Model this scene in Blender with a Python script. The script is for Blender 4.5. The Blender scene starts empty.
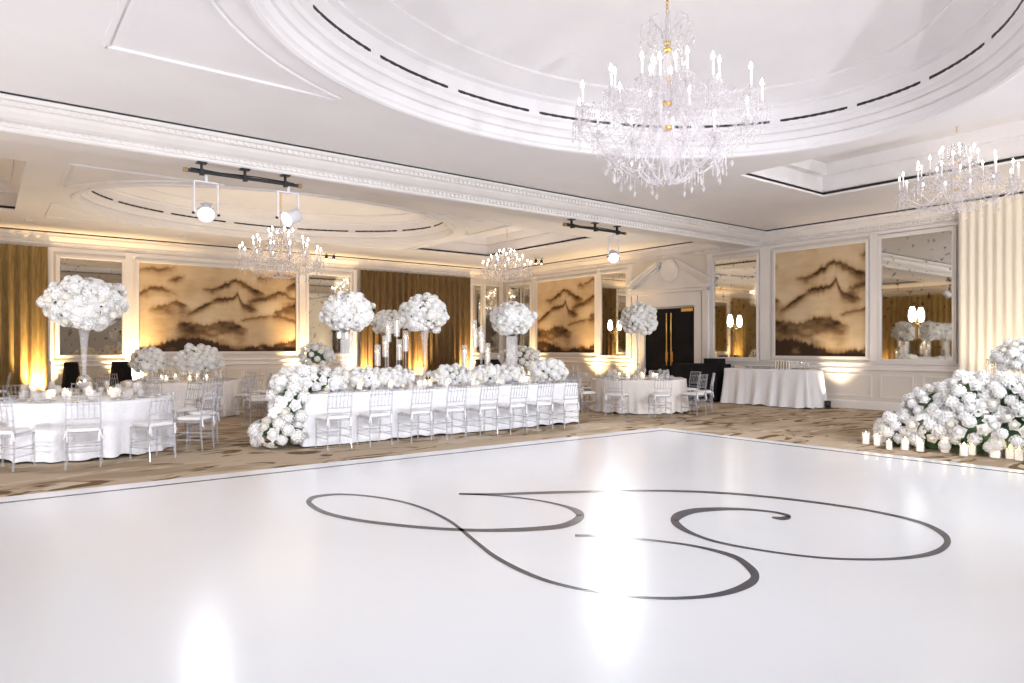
import bpy, math, random
import numpy as np
from mathutils import Vector, Matrix
random.seed(7)
RNG = np.random.RandomState(11)
PI = math.pi
SC = bpy.context.scene
COL = SC.collection

# ------------------------------------------------------------------ camera, world, lights, exposure
H = 4.72                                   # ceiling height
XL, XR, YB, YF = -5.04, 17.2, 23.05, -8.0  # room shell
cam_d = bpy.data.cameras.new('camera'); cam = bpy.data.objects.new('camera', cam_d); COL.objects.link(cam)
cam.location = (0, 0, 1.5); cam.rotation_euler = (PI/2, 0, math.radians(-37.5))
cam_d.sensor_width = 36; cam_d.lens = 690*36/1024; cam_d.shift_y = 6.5/1024; cam_d.clip_end = 200
SC.camera = cam
W = bpy.data.worlds.new('world'); SC.world = W; W.use_nodes = True
W.node_tree.nodes['Background'].inputs[0].default_value = (0.9, 0.9, 1, 1)
W.node_tree.nodes['Background'].inputs[1].default_value = 0.3
SC.view_settings.view_transform = 'Standard'; SC.view_settings.look = 'None'
SC.view_settings.gamma = 1; SC.view_settings.use_curve_mapping = False
SC.view_settings.exposure = 0.42
SC.cycles.use_denoising = True
SC.cycles.max_bounces = 9; SC.cycles.diffuse_bounces = 5; SC.cycles.glossy_bounces = 4
SC.cycles.transparent_max_bounces = 20; SC.cycles.transmission_bounces = 6
SC.cycles.caustics_reflective = False; SC.cycles.caustics_refractive = False
SC.cycles.sample_clamp_indirect = 6

def lamp(name, kind, loc, power, color, target=None, size=60, blend=0.6, radius=0.08):
    d = bpy.data.lights.new(name, kind); d.energy = power; d.color = color
    d.shadow_soft_size = radius
    if kind == 'SPOT': d.spot_size = math.radians(size); d.spot_blend = blend
    o = bpy.data.objects.new(name, d); COL.objects.link(o); o.location = loc
    if target is not None:
        o.rotation_euler = (Vector(target)-Vector(loc)).to_track_quat('-Z', 'Y').to_euler()
    return o
AMBER = (1.0, 0.66, 0.30); WARM = (1.0, 0.80, 0.56); COOL = (0.91, 0.925, 1.0); WHITE = (1, .965, .97)
# chandelier glow
lamp('chandelier_light', 'POINT', (6.08, 5.07, 4.0), 8, WHITE, radius=.7)
lamp('chandelier_light', 'POINT', (6.08, 17.5, 3.9), 14, WARM, radius=.9)
lamp('chandelier_light', 'POINT', (12.9, 4.62, 4.3), 8, WARM, radius=.7)
lamp('chandelier_light', 'POINT', (13.0, 17.2, 4.2), 10, WARM, radius=.7)
# added fill spots, unseen behind the camera, brightening the dance floor
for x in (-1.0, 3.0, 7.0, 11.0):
    lamp('stage_or_fill_light', 'SPOT', (x, -1.6, 4.0), 680, (.86, .93, 1.0), (x+1.2, 7.4, 0.2), 84, 1, .12)
for l, t, w in (((.5, -1.6, 4.0), (2.6, 14.0, 1.2), 1050), ((5.0, -1.6, 4.0), (6.8, 12.5, 1.2), 800), ((9.5, -1.6, 4.0), (12.2, 10.5, 1.0), 850), ((6.5, -1.6, 4.0), (11.6, 4.0, .6), 330)):  # more added fill spots, aimed at the tables and flowers
    lamp('stage_or_fill_light', 'SPOT', l, w, (.97, .95, 1.0), t, 44, 1, .12)
# stage lamps on the two pipes of the beam
PAR = [((2.70, 11.16, 3.50), (1.6, 6.0, 0)), ((3.88, 11.16, 3.57), (-3.0, 9.0, 0)), ((11.52, 11.16, 3.54), (7.6, 6.6, 0))]
for l, t in PAR:
    lamp('stage_or_fill_light', 'SPOT', l, 420 if l[0] > 8 else 60, COOL, t, 70, .8, .09)
# added fill lamps behind the camera and along the left wall, brightening the ceiling
FILL_C = [(-3.8, -3.0, 330, 2, 3), (1.5, -4.5, 430, 4, 5), (7.0, -4.5, 850, 9, 8.5), (12.5, -3.5, 950, 12.5, 8), (-4.2, 6.4, 380, 3, 7), (-4.2, 9.6, 560, 7, 9.6)]
for x, y, w, tx, ty in FILL_C:
    lamp('ceiling_fill_light', 'SPOT', (x, y, .3), w, COOL, (tx, ty, 4.7), 120, 1, .12)
FILL_D = [(-4.2, 13.5), (-4.2, 19.5), (3.4, 19.4), (9.6, 19.0), (14.6, 20.6), (14.4, 14.6)]  # added fill lamps in the far bay, brightening its ceiling
for x, y in FILL_D:
    lamp('ceiling_fill_light', 'SPOT', (x, y, .3), 270, (1, .87, .68), (x*.85+6*.15, y*.85+17*.15, 4.7), 130, 1, .12)
# warm lamps standing on the floor and washing the walls
UPS = [(-1.6, 22.55), (1.2, 22.55), (3.45, 22.6), (8.65, 22.6), (10.75, 22.5), (13.0, 22.5), (15.25, 22.5)]
for x, y in UPS:
    lamp('wall_washer_light', 'SPOT', (x, y, .22), 950, AMBER, (x, YB, 1.15), 80, 1, .06)
UPS_B = [(16.6, 20.95), (16.6, 17.4), (16.6, 16.0), (16.62, 8.8)]
for x, y in UPS_B:
    lamp('wall_washer_light', 'SPOT', (x, y, .22), 320 if y > 11 else 100, AMBER if y > 11 else WARM, (XR, y, 1.9), 84, 1, .05)
UPS_L = [(-4.5, 3.0), (-4.5, 8.0), (-4.5, 13.5), (-4.5, 17.5)]
for x, y in UPS_L:
    lamp('wall_washer_light', 'SPOT', (x, y, .22), 200, AMBER, (x-.25, y, 3.0), 95, .9, .05)
lamp('drape_fill_light', 'SPOT', (15.9, 5.2, .2), 110, WARM, (16.8, 5.2, 3), 90, .9, .05)  # two added fill spots, brightening the cream drape
lamp('drape_fill_light', 'SPOT', (15.9, 3.6, .2), 110, WARM, (16.8, 3.6, 3), 90, .9, .05)

# ------------------------------------------------------------------ materials
def mat(name, color, rough=.5, metal=0, alpha=1, emit=None, spec=.5, sub=0, trans=0, coat=0):
    m = bpy.data.materials.new(name); m.use_nodes = True
    p = m.node_tree.nodes['Principled BSDF']
    p.inputs['Base Color'].default_value = (*color, 1); p.inputs['Roughness'].default_value = rough
    p.inputs['Metallic'].default_value = metal; p.inputs['Alpha'].default_value = alpha
    p.inputs['Specular IOR Level'].default_value = spec
    if coat: p.inputs['Coat Weight'].default_value = coat; p.inputs['Coat Roughness'].default_value = .06
    if trans: p.inputs['Transmission Weight'].default_value = trans
    if emit:
        p.inputs['Emission Color'].default_value = (*emit[0], 1); p.inputs['Emission Strength'].default_value = emit[1]
    return m
def nodes(m): return m.node_tree.nodes, m.node_tree.links, m.node_tree.nodes['Principled BSDF']
def noisy(m, c1, c2, scale=6, detail=4, bump=0.0, obj=True, stretch=(1,1,1), lo=.35, hi=.65):
    N, L, p = nodes(m)
    tc = N.new('ShaderNodeTexCoord'); mp = N.new('ShaderNodeMapping'); mp.inputs['Scale'].default_value = stretch
    nz = N.new('ShaderNodeTexNoise'); nz.inputs['Scale'].default_value = scale; nz.inputs['Detail'].default_value = detail
    cr = N.new('ShaderNodeValToRGB'); e = cr.color_ramp.elements
    e[0].position = lo; e[0].color = (*c1, 1); e[1].position = hi; e[1].color = (*c2, 1)
    L.new(tc.outputs['Object'], mp.inputs[0]); L.new(mp.outputs[0], nz.inputs['Vector'])
    L.new(nz.outputs['Fac'], cr.inputs[0]); L.new(cr.outputs[0], p.inputs['Base Color'])
    if bump:
        b = N.new('ShaderNodeBump'); b.inputs['Strength'].default_value = bump
        L.new(nz.outputs['Fac'], b.inputs['Height']); L.new(b.outputs[0], p.inputs['Normal'])
    return m
M = {}
M['ceiling'] = noisy(mat('ceiling_paint', (.8,.78,.78), .7), (.83,.805,.81), (.86,.835,.835), 1.2)
M['trim'] = noisy(mat('trim_paint', (.8,.76,.74), .5), (.78,.745,.72), (.82,.785,.76), 2)
M['wall'] = noisy(mat('wall_paint', (.72,.67,.6), .6), (.72,.67,.60), (.76,.71,.64), 2)
M['slot'] = mat('vent_slot_black', (.02,.02,.02), .6)
M['dance'] = noisy(mat('dance_vinyl', (.84,.84,.86), .2, spec=.5), (.83,.845,.88), (.87,.875,.90), .5)
M['ink'] = mat('charcoal_vinyl', (.045,.045,.06), .25)
M['cloth'] = noisy(mat('white_linen', (.82,.82,.84), .85, spec=.2), (.80,.80,.83), (.85,.85,.87), 30, bump=.05)
M['cloth_warm'] = noisy(mat('ivory_linen', (.8,.75,.7), .85, spec=.2), (.78,.73,.69), (.83,.78,.74), 30, bump=.05)
M['black_cloth'] = noisy(mat('black_linen', (.012,.012,.013), .9, spec=.2), (.010,.010,.011), (.016,.016,.018), 20)
M['black'] = mat('black_metal', (.02,.02,.022), .4, metal=.3)
M['door'] = noisy(mat('black_lacquer', (.012,.012,.014), .6, spec=.15), (.008,.008,.010), (.013,.012,.014), 3)
M['gold'] = mat('polished_brass', (.78,.52,.18), .25, metal=1)
M['silver'] = mat('polished_silver', (.8,.8,.82), .15, metal=1)
M['acrylic'] = mat('clear_acrylic', (.52,.52,.56), .08, alpha=.40, spec=.8)
M['glass'] = mat('clear_glass', (.93,.92,.92), .05, alpha=.22, spec=.9)
M['crystal'] = mat('cut_crystal', (.70,.66,.68), .06, alpha=.33, spec=1.0)
M['cushion'] = noisy(mat('white_cushion', (.85,.84,.84), .8), (.83,.82,.83), (.87,.86,.86), 20)
M['petal'] = noisy(mat('white_petals', (.9,.88,.86), .6, spec=.3), (.93,.92,.90), (.97,.96,.95), 14)
M['cream'] = noisy(mat('cream_petals', (.88,.85,.77), .6, spec=.3), (.91,.88,.80), (.95,.93,.87), 14)
for k in ('petal', 'cream'):
    N, L, p = nodes(M[k]); out = N['Material Output']; tr = N.new('ShaderNodeBsdfTranslucent'); mx = N.new('ShaderNodeMixShader')
    mx.inputs[0].default_value = .22; L.new(p.inputs['Base Color'].links[0].from_socket, tr.inputs[0])
    L.new(p.outputs[0], mx.inputs[1]); L.new(tr.outputs[0], mx.inputs[2]); L.new(mx.outputs[0], out.inputs[0])
M['leaf'] = noisy(mat('green_leaves', (.05,.12,.04), .5), (.03,.085,.03), (.10,.19,.07), 9)
M['wax'] = mat('white_wax', (.9,.88,.85), .5, emit=((1,.88,.70), .55))
M['sleeve'] = mat('candle_sleeve', (.86,.85,.86), .4)
M['flame'] = mat('candle_flame', (1,.8,.5), .5, emit=((1,.74,.40), 24))
M['bulb'] = mat('glowing_bulb', (1,.95,.88), .3, emit=((1,.92,.80), 22))
M['lens'] = mat('lit_lens', (1,1,1), .2, emit=((.95,.94,1), 3.5))
M['shade'] = mat('lit_frosted_glass', (1,1,1), .4, emit=((.92,.96,1), 5))
M['white_plastic'] = mat('white_housing', (.75,.74,.77), .35)
M['china'] = mat('glazed_china', (.85,.83,.8), .15)
M['gold_rim'] = mat('gold_glass', (.75,.58,.32), .2, metal=.6)
M['napkin'] = noisy(mat('grey_napkin', (.45,.45,.49), .8), (.42,.42,.46), (.5,.5,.54), 25)
M['amber'] = mat('amber_glaze', (.30,.18,.07), .3)
M['stone'] = mat('dark_tray', (.08,.08,.09), .4)
# carpet with brush strokes
def carpet():
    m = mat('brush_stroke_carpet', (.5,.4,.3), .95, spec=.1); N, L, p = nodes(m)
    tc = N.new('ShaderNodeTexCoord')
    def layer(scale, dist, lo, hi, rot, st):
        mp = N.new('ShaderNodeMapping'); mp.inputs['Scale'].default_value = st; mp.inputs['Rotation'].default_value = (0,0,rot)
        nz = N.new('ShaderNodeTexNoise'); nz.inputs['Scale'].default_value = scale; nz.inputs['Detail'].default_value = 3
        nz.inputs['Distortion'].default_value = dist
        r = N.new('ShaderNodeMapRange'); r.inputs[1].default_value = lo; r.inputs[2].default_value = hi
        L.new(tc.outputs['Object'], mp.inputs[0]); L.new(mp.outputs[0], nz.inputs['Vector']); L.new(nz.outputs['Fac'], r.inputs[0])
        return r.outputs[0]
    a = layer(.55, 1.2, .48, .60, .6, (1, 1.9, 1)); b = layer(.85, 1.8, .56, .61, -.5, (1, 2.6, 1))
    c = layer(1.0, 1.2, .60, .64, 1.4, (1, 2.2, 1))
    def mixc(prev, fac, col):
        x = N.new('ShaderNodeMix'); x.data_type = 'RGBA'
        L.new(fac, x.inputs[0]); x.inputs[7].default_value = (*col, 1)
        if isinstance(prev, tuple): x.inputs[6].default_value = (*prev, 1)
        else: L.new(prev, x.inputs[6])
        return x.outputs[2]
    o = mixc((.49,.39,.285), a, (.35,.265,.175)); o = mixc(o, b, (.16,.10,.045)); o = mixc(o, c, (.57,.48,.38))
    L.new(o, p.inputs['Base Color'])
    return m
M['carpet'] = carpet()
def velvet(name, c1, c2):
    return noisy(mat(name, c1, .8, spec=.25), c1, c2, 5, 6, stretch=(6,6,.6))
M['velvet'] = velvet('olive_gold_velvet', (.22,.15,.055), (.33,.235,.10))
M['velvet_dark'] = velvet('bronze_velvet', (.105,.065,.026), (.17,.11,.048))
M['sheer'] = velvet('cream_chiffon', (.86,.80,.68), (.90,.85,.74))
def antique():
    m = mat('antique_mirror', (.75,.70,.62), .03, metal=1); N, L, p = nodes(m)
    tc = N.new('ShaderNodeTexCoord'); nz = N.new('ShaderNodeTexNoise'); nz.inputs['Scale'].default_value = 9; nz.inputs['Detail'].default_value = 6
    cr = N.new('ShaderNodeValToRGB'); e = cr.color_ramp.elements
    e[0].position = .30; e[0].color = (.22,.17,.11,1); e[1].position = .40; e[1].color = (.70,.66,.58,1)
    L.new(tc.outputs['Object'], nz.inputs['Vector']); L.new(nz.outputs['Fac'], cr.inputs[0]); L.new(cr.outputs[0], p.inputs['Base Color'])
    return m
M['mirror'] = antique()
def mural_mat():
    m = mat('painted_mountains', (.7,.55,.35), .6, spec=.2); N, L, p = nodes(m)
    at = N.new('ShaderNodeAttribute'); at.attribute_name = 'ink'
    cr = N.new('ShaderNodeValToRGB'); e = cr.color_ramp.elements
    e[0].position = 0; e[0].color = (.77,.63,.43,1); e[1].position = .95; e[1].color = (.05,.026,.012,1)
    q = e.new(.25); q.color = (.54,.38,.21,1); q = e.new(.5); q.color = (.25,.145,.065,1)
    L.new(at.outputs['Fac'], cr.inputs[0]); L.new(cr.outputs[0], p.inputs['Base Color'])
    return m
M['mural'] = mural_mat()

# ------------------------------------------------------------------ mesh builder
class MB:
    def __init__(s): s.v = []; s.f = []
    def add(s, vs, fs):
        n = len(s.v); s.v += [tuple(v) for v in vs]; s.f += [tuple(i+n for i in f) for f in fs]
    def box(s, c, d, rz=0, mtx=None):
        x, y, z = d[0]/2, d[1]/2, d[2]/2
        P = [Vector((a*x, b*y, e*z)) for e in (-1,1) for a, b in ((-1,-1),(1,-1),(1,1),(-1,1))]
        R = mtx if mtx is not None else Matrix.Rotation(rz, 3, 'Z')
        s.add([R @ p + Vector(c) for p in P], [(3,2,1,0),(4,5,6,7),(0,1,5,4),(1,2,6,5),(2,3,7,6),(3,0,4,7)])
        return s
    def bar(s, a, b, w, t=None):
        a, b = Vector(a), Vector(b); d = b-a; q = d.to_track_quat('Z', 'Y').to_matrix()
        return s.box((a+b)/2, (w, t or w, d.length), mtx=q)
    def tube(s, pts, r, seg=6, cap=True):
        pts = [Vector(p) for p in pts]; n = len(pts); base = len(s.v); V = []; up = None
        for i, p in enumerate(pts):
            t = (pts[min(i+1, n-1)]-pts[max(i-1, 0)]).normalized()
            if up is None: up = Vector((0,0,1)) if abs(t.z) < .9 else Vector((1,0,0))
            x = t.cross(up); x = x.normalized() if x.length > 1e-6 else Vector((1,0,0)); y = x.cross(t); up = y
            rr = r[i] if isinstance(r, (list, tuple)) else r
            for k in range(seg):
                a = 2*PI*k/seg; V.append(p + x*math.cos(a)*rr + y*math.sin(a)*rr)
        F = []
        for i in range(n-1):
            for k in range(seg):
                F.append((i*seg+k, i*seg+(k+1)%seg, (i+1)*seg+(k+1)%seg, (i+1)*seg+k))
        if cap: F += [tuple(range(seg))[::-1], tuple((n-1)*seg+k for k in range(seg))]
        s.add(V, F); return s
    def lathe(s, prof, c=(0,0,0), seg=14, capb=True, capt=True):
        V = []; F = []; n = len(prof)
        for r, z in prof:
            for k in range(seg):
                a = 2*PI*k/seg; V.append((c[0]+r*math.cos(a), c[1]+r*math.sin(a), c[2]+z))
        for i in range(n-1):
            for k in range(seg):
                F.append((i*seg+k, i*seg+(k+1)%seg, (i+1)*seg+(k+1)%seg, (i+1)*seg+k))
        if capb: F.append(tuple(range(seg))[::-1])
        if capt: F.append(tuple((n-1)*seg+k for k in range(seg)))
        s.add(V, F); return s
    def ball(s, c, r, seg=8, rings=5, sz=1):
        prof = [(max(1e-4, r*math.sin(PI*i/rings)), -r*sz*math.cos(PI*i/rings)) for i in range(rings+1)]
        return s.lathe(prof, c, seg, False, False)
    def octa(s, c, r, h):
        x, y, z = c
        s.add([(x+r,y,z),(x,y+r,z),(x-r,y,z),(x,y-r,z),(x,y,z+h),(x,y,z-h)],
              [(0,1,4),(1,2,4),(2,3,4),(3,0,4),(1,0,5),(2,1,5),(3,2,5),(0,3,5)]); return s
    def mesh(s, name, m, smooth=False):
        me = bpy.data.meshes.new(name); me.from_pydata(s.v, [], s.f); me.update()
        if smooth: me.polygons.foreach_set('use_smooth', [True]*len(me.polygons))
        me.materials.append(m); return me
    def build(s, name, m, parent=None, smooth=False, loc=None):
        return place(name, s.mesh(name, m, smooth), parent, loc)
def place(name, me, parent=None, loc=None, rz=None, scale=None):
    o = bpy.data.objects.new(name, me); COL.objects.link(o)
    if parent: o.parent = parent
    if loc is not None: o.location = loc
    if rz is not None: o.rotation_euler = (0,0,rz) if not hasattr(rz, '__len__') else rz
    if scale is not None: o.scale = (scale,)*3 if not hasattr(scale, '__len__') else scale
    return o
def tag(o, label, cat, group=None, kind=None):
    if label: o['label'] = label
    if cat: o['category'] = cat
    if group: o['group'] = group
    if kind: o['kind'] = kind
    return o
def thing(name, label, cat, loc=(0,0,0), rz=0, group=None):
    o = bpy.data.objects.new(name, None); COL.objects.link(o); o.location = loc; o.rotation_euler = (0,0,rz)
    o.empty_display_size = .1
    return tag(o, label, cat, group)
def struct(o): o['kind'] = 'structure'; return o
def copy_tree(o, parent=None):
    c = o.copy(); COL.objects.link(c)
    if parent: c.parent = parent
    for ch in list(KIDS.get(o.name, [])): copy_tree(ch, c)
    return c
KIDS = {}
def index_children():
    KIDS.clear()
    for o in bpy.data.objects:
        if o.parent: KIDS.setdefault(o.parent.name, []).append(o)

# frame of the camera for placing by depth and sideways offset
FX, FY, RX, RY = math.cos(math.radians(52.5)), math.sin(math.radians(52.5)), math.sin(math.radians(52.5)), -math.cos(math.radians(52.5))

# ------------------------------------------------------------------ room shell
struct(MB().box(((XL+XR)/2, (YB+YF)/2, -.05), (XR-XL+.4, YB-YF+.4, .1)).build('floor', M['carpet']))
struct(MB().box(((XL+XR)/2, YB+.1, 2.7), (XR-XL+.4, .2, 5.4)).build('wall_back', M['wall']))
struct(MB().box(((XL+XR)/2, YF-.1, 2.7), (XR-XL+.4, .2, 5.4)).build('wall_front', M['wall']))
struct(MB().box((XR+.1, (YB+YF)/2, 2.7), (.2, YB-YF+.4, 5.4)).build('wall_right', M['wall']))
struct(MB().box((XL-.1, (YB+YF)/2, 2.7), (.2, YB-YF+.4, 5.4)).build('wall_left', M['wall']))

# ceiling with oval domes and rectangular coffers
OV = [(6.08, 5.05, 4.3, 3.2), (6.08, 17.25, 4.3, 3.0)]
BAY = [(-1.1, 11.3, (1.9, 7.62)), (11.5, YB, (14.55, 19.95))]
CX = [(-2.40, .60), (11.2, 14.2)]
cm = MB()
def flat(x0, x1, y0, y1, z=H): cm.add([(x0,y0,z),(x0,y1,z),(x1,y1,z),(x1,y0,z)], [(0,1,2,3)])
def rect_ring(cxy, ab, x0, x1, y0, y1, z):
    cx, cy = cxy; n = 160; A = sorted([2*PI*k/n for k in range(n)] + [math.atan2(y-cy, x-cx) % (2*PI) for x in (x0,x1) for y in (y0,y1)])
    inner = []; outer = []
    for a in A:
        c, s_ = math.cos(a), math.sin(a)
        r = 1/math.hypot(c/ab[0], s_/ab[1]); inner.append((cx+r*c, cy+r*s_, z))
        tx = ((x1-cx)/c if c > 1e-9 else (x0-cx)/c if c < -1e-9 else 1e9); ty = ((y1-cy)/s_ if s_ > 1e-9 else (y0-cy)/s_ if s_ < -1e-9 else 1e9)
        t = min(tx, ty); outer.append((cx+t*c, cy+t*s_, z))
    k = len(A); cm.add(inner+outer, [(i, (i+1)%k, k+(i+1)%k, k+i) for i in range(k)])
def ellipse_rows(cx, cy, a, b, prof, target, n=160):
    V = []; F = []
    for off, z in prof:
        for k in range(n):
            t = 2*PI*k/n; x, y = a*math.cos(t), b*math.sin(t); nx, ny = math.cos(t)/a, math.sin(t)/b; l = math.hypot(nx, ny)
            V.append((cx+x+off*nx/l, cy+y+off*ny/l, z))
    for i in range(len(prof)-1):
        for k in range(n): F.append((i*n+k, i*n+(k+1)%n, (i+1)*n+(k+1)%n, (i+1)*n+k))
    target.add(V, F)
flat(XL, XR, YF, -1.1)
ti = 1
slots = MB()
for (cx, cy, a, b), (y0, y1, (c0, c1)) in zip(OV, BAY):
    zs = 5.12 if cy < 10 else 5.02
    flat(XL, CX[0][0], y0, y1); flat(CX[1][1], XR, y0, y1)
    for x0, x1 in CX:
        flat(x0, x1, y0, c0); flat(x0, x1, c1, y1)
        if cy < 10 and x0 < 0: flat(x0, x1, c0, c1)
    rect_ring((cx, cy), (a+.2, b+.2), CX[0][1], CX[1][0], y0, y1, H)
    # coffers
    for x0, x1 in (CX[1:] if cy < 10 else CX):
        for inset, za, zb in ((0, H, H+.04), (.05, H+.10, H+.42), (.16, H+.42, H+.44), (.16, H+.44, H+.66)):
            X0, X1, Y0, Y1 = x0-inset, x1+inset, c0-inset, c1+inset
            if inset == .16: X0, X1, Y0, Y1 = x0+.12, x1-.12, c0+.12, c1-.12
            P = [(X0,Y0),(X1,Y0),(X1,Y1),(X0,Y1)]
            for k in range(4):
                p, q = P[k], P[(k+1)%4]; cm.add([(*p,za),(*q,za),(*q,zb),(*p,zb)], [(0,1,2,3)])
        P = [(x0-.05,c0-.05),(x1+.05,c0-.05),(x1+.05,c1+.05),(x0-.05,c1+.05)]; Q = [(x0+.12,c0+.12),(x1-.12,c0+.12),(x1-.12,c1-.12),(x0+.12,c1-.12)]
        for k in range(4):
            cm.add([(*P[k],H+.42),(*P[(k+1)%4],H+.42),(*Q[(k+1)%4],H+.44),(*Q[k],H+.44)], [(0,1,2,3)])
            p, q = P[k], P[(k+1)%4]; slots.add([(*p,H+.03),(*q,H+.03),(*q,H+.11),(*p,H+.11)], [(0,1,2,3)])
        cm.add([(x0+.12,c0+.12,H+.66),(x1-.12,c0+.12,H+.66),(x1-.12,c1-.12,H+.66),(x0+.12,c1-.12,H+.66)], [(0,1,2,3)])
    # dome above the slot
    dm = MB()
    ellipse_rows(cx, cy, a, b, [(.0,zs+.035),(-.02,zs+.2),(-.10,zs+.22),(-.10,zs+.26),(-.45,zs+.36),(-.5,zs+.37),(-.5,zs+.41),(-1.1,zs+.5),(-1.6,zs+.55),(-2.0,zs+.57)], cm)
    V = len(cm.v); n = 160; cm.f.append(tuple(range(V-n, V)))
    # moulded ring under the slot
    rg = MB()
    ellipse_rows(cx, cy, a, b, [(.30,H+.005),(.30,H-.03),(.25,H-.045),(.21,H-.03),(.20,H+.01),(.17,H+.03),(.15,H+.12),(.17,H+.14),(.13,H+.15),(.10,H+.2),(.06,H+.23),(.08,H+.245),(.05,H+.255),(.035,zs-.08),(.045,zs-.07),(.03,zs-.06),(.0,zs-.04),(0,zs)], rg)
    struct(rg.build(f'trim_{ti}', M['ceiling'], smooth=False)); ti += 1
    # slot: dark dashes with short plain gaps
    n = (18 if cy < 10 else 15)*8
    for k in range(n):
        g = k % 8 == 0
        t0, t1 = 2*PI*k/n, 2*PI*(k+1)/n; V = []
        for t, z in ((t0,zs-.005),(t1,zs-.005),(t1,zs+.038),(t0,zs+.038)):
            V.append((cx+(a+.0)*math.cos(t), cy+(b+.0)*math.sin(t), z))
        (cm if g else slots).add(V, [(0,1,2,3)])
    # spandrel panel mouldings
    sp = MB()
    hx, hy = (5.05 if cy < 10 else 4.85), (3.4 if cy < 10 else 3.0)
    for sx in ((-1,) if cy < 10 else (-1, 1)):
        for sy in (-1, 1):
            c = (cx+sx*hx, cy+sy*hy)
            e1 = (cx+sx*(hx-2.55), cy+sy*hy); e2 = (cx+sx*hx, cy+sy*(hy-2.0))
            arc = []
            for j in range(15):
                q = j/14; th = math.atan2((hy-2.0)/(b+.62), hx/(a+.62)); th2 = math.atan2(hy/(b+.62), (hx-2.55)/(a+.62))
                t = th2+(th-th2)*q; arc.append((cx+sx*(a+.62)*math.cos(t)*(1.0), cy+sy*(b+.62)*math.sin(t), H-.012))
            arc = [(*e1, H-.012)] + [p for p in arc if abs(p[0]-cx) < hx and abs(p[1]-cy) < hy] + [(*e2, H-.012)]
            sp.bar((*c,H-.012), (*e1,H-.012), .05, .035); sp.bar((*c,H-.012), (*e2,H-.012), .05, .035)
            sp.tube(arc, .024, 6)
    struct(sp.build(f'trim_{ti}', M['ceiling'])); ti += 1
struct(cm.build('ceiling', M['ceiling']))

# cornices: profile (distance from wall, z)
PROF = [(.20,H),(.20,H-.05),(.185,H-.075),(.165,H-.08),(.165,H-.14),(.14,H-.15),(.12,H-.19),(.075,H-.245),(.05,H-.27),(.065,H-.285),(.05,H-.30),(.05,H-.345),(.03,H-.355),(.03,H-.38),(0,H-.40)]
def run(mb, p0, p1, nrm, prof):
    V = []
    for p in (p0, p1):
        for o, z in prof: V.append((p[0]+nrm[0]*o, p[1]+nrm[1]*o, z))
    n = len(prof); mb.add(V, [(i, i+1, n+i+1, n+i) for i in range(n-1)])
def dentils(mb, p0, p1, nrm, off, z, w, gap, hgt, dep):
    p0, p1 = Vector(p0), Vector(p1); L = (p1-p0).length; d = (p1-p0)/L; n = int(L/(w+gap)); nv = Vector(nrm)
    for k in range(n):
        c = p0+d*(k+.5)*(w+gap)+nv*(off+dep/2)
        mb.box((c.x, c.y, z), (w if abs(d.x) > .5 else dep, dep if abs(d.x) > .5 else w, hgt))
def cornice(p0, p1, nrm, full=False):
    global ti
    mb = MB(); k = 1.95 if full else 1; PR = [(o*k if z > H-.26 else o, z) for o, z in PROF]; run(mb, p0, p1, nrm, PR)
    if full:
        dentils(mb, p0, p1, nrm, .165*1.95, H-.11, .05, .045, .05, .03)
    dentils(mb, p0, p1, nrm, .05, H-.322, .045, .045, .042, .032)
    struct(mb.build(f'trim_{ti}', M['trim'])); ti += 1
    n = Vector((*nrm,0)); a, b = Vector((*p0,0)), Vector((*p1,0)); q = n*(.203 if not full else .394); w = .026 if full else .034
    slots.add([(*(a+q).xy,H-.001),(*(b+q).xy,H-.001),(*(b+q).xy,H-w),(*(a+q).xy,H-w)], [(0,1,2,3)])
    q2 = n*.19; 
B0, B1 = 11.15, 11.62
struct(MB().box(((XL+XR)/2, (B0+B1)/2, (H+H-.40)/2), (XR-XL, B1-B0, .40)).build('ceiling_beam', M['trim']))
struct(MB().box(((XL+XR)/2, -1.3, H-.2), (XR-XL, .5, .40)).build('ceiling_beam', M['trim']))
cornice((XL,B0), (XR,B0), (0,-1), True); cornice((XL,B1), (XR,B1), (0,1))
cornice((XL,YB), (XR,YB), (0,-1)); cornice((XR,B1), (XR,YB), (-1,0)); cornice((XR,-1.05), (XR,B0), (-1,0)); cornice((XL,-1.05), (XL,B0), (1,0)); cornice((XL,B1), (XL,YB), (1,0))
struct(slots.build(f'trim_{ti}', M['slot'])); ti += 1

# wall mouldings: frieze line, chair rail, wainscot panels, baseboards
RAIL = [(0,1.16),(.05,1.15),(.06,1.12),(.03,1.09),(.02,1.02),(.05,1.0),(.05,.97),(.02,.95),(0,.94)]
BASE = [(0,.20),(.02,.19),(.03,.16),(.03,0)]
def wpt(side, s, off, z):
    if side == 'back': return (s, YB-off, z)
    if side == 'right': return (XR-off, s, z)
    return (XL+off, s, z)
def wbox(mb, side, s0, s1, z0, z1, d, o=0):
    c = wpt(side, (s0+s1)/2, o+d/2, (z0+z1)/2); mb.box(c, ((s1-s0), d, z1-z0) if side == 'back' else (d, s1-s0, z1-z0))
def ring(mb, side, s0, s1, z0, z1, w, d, o=0):
    wbox(mb, side, s0, s1, z1-w, z1, d, o); wbox(mb, side, s0, s1, z0, z0+w, d, o)
    wbox(mb, side, s0, s0+w, z0+w, z1-w, d, o); wbox(mb, side, s1-w, s1, z0+w, z1-w, d, o)
def rail_run(side, s0, s1, prof, mb):
    n = {'back': (0,-1), 'right': (-1,0)}[side]
    a, b = wpt(side, s0, 0, 0), wpt(side, s1, 0, 0); run(mb, a[:2], b[:2], n, prof)
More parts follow.
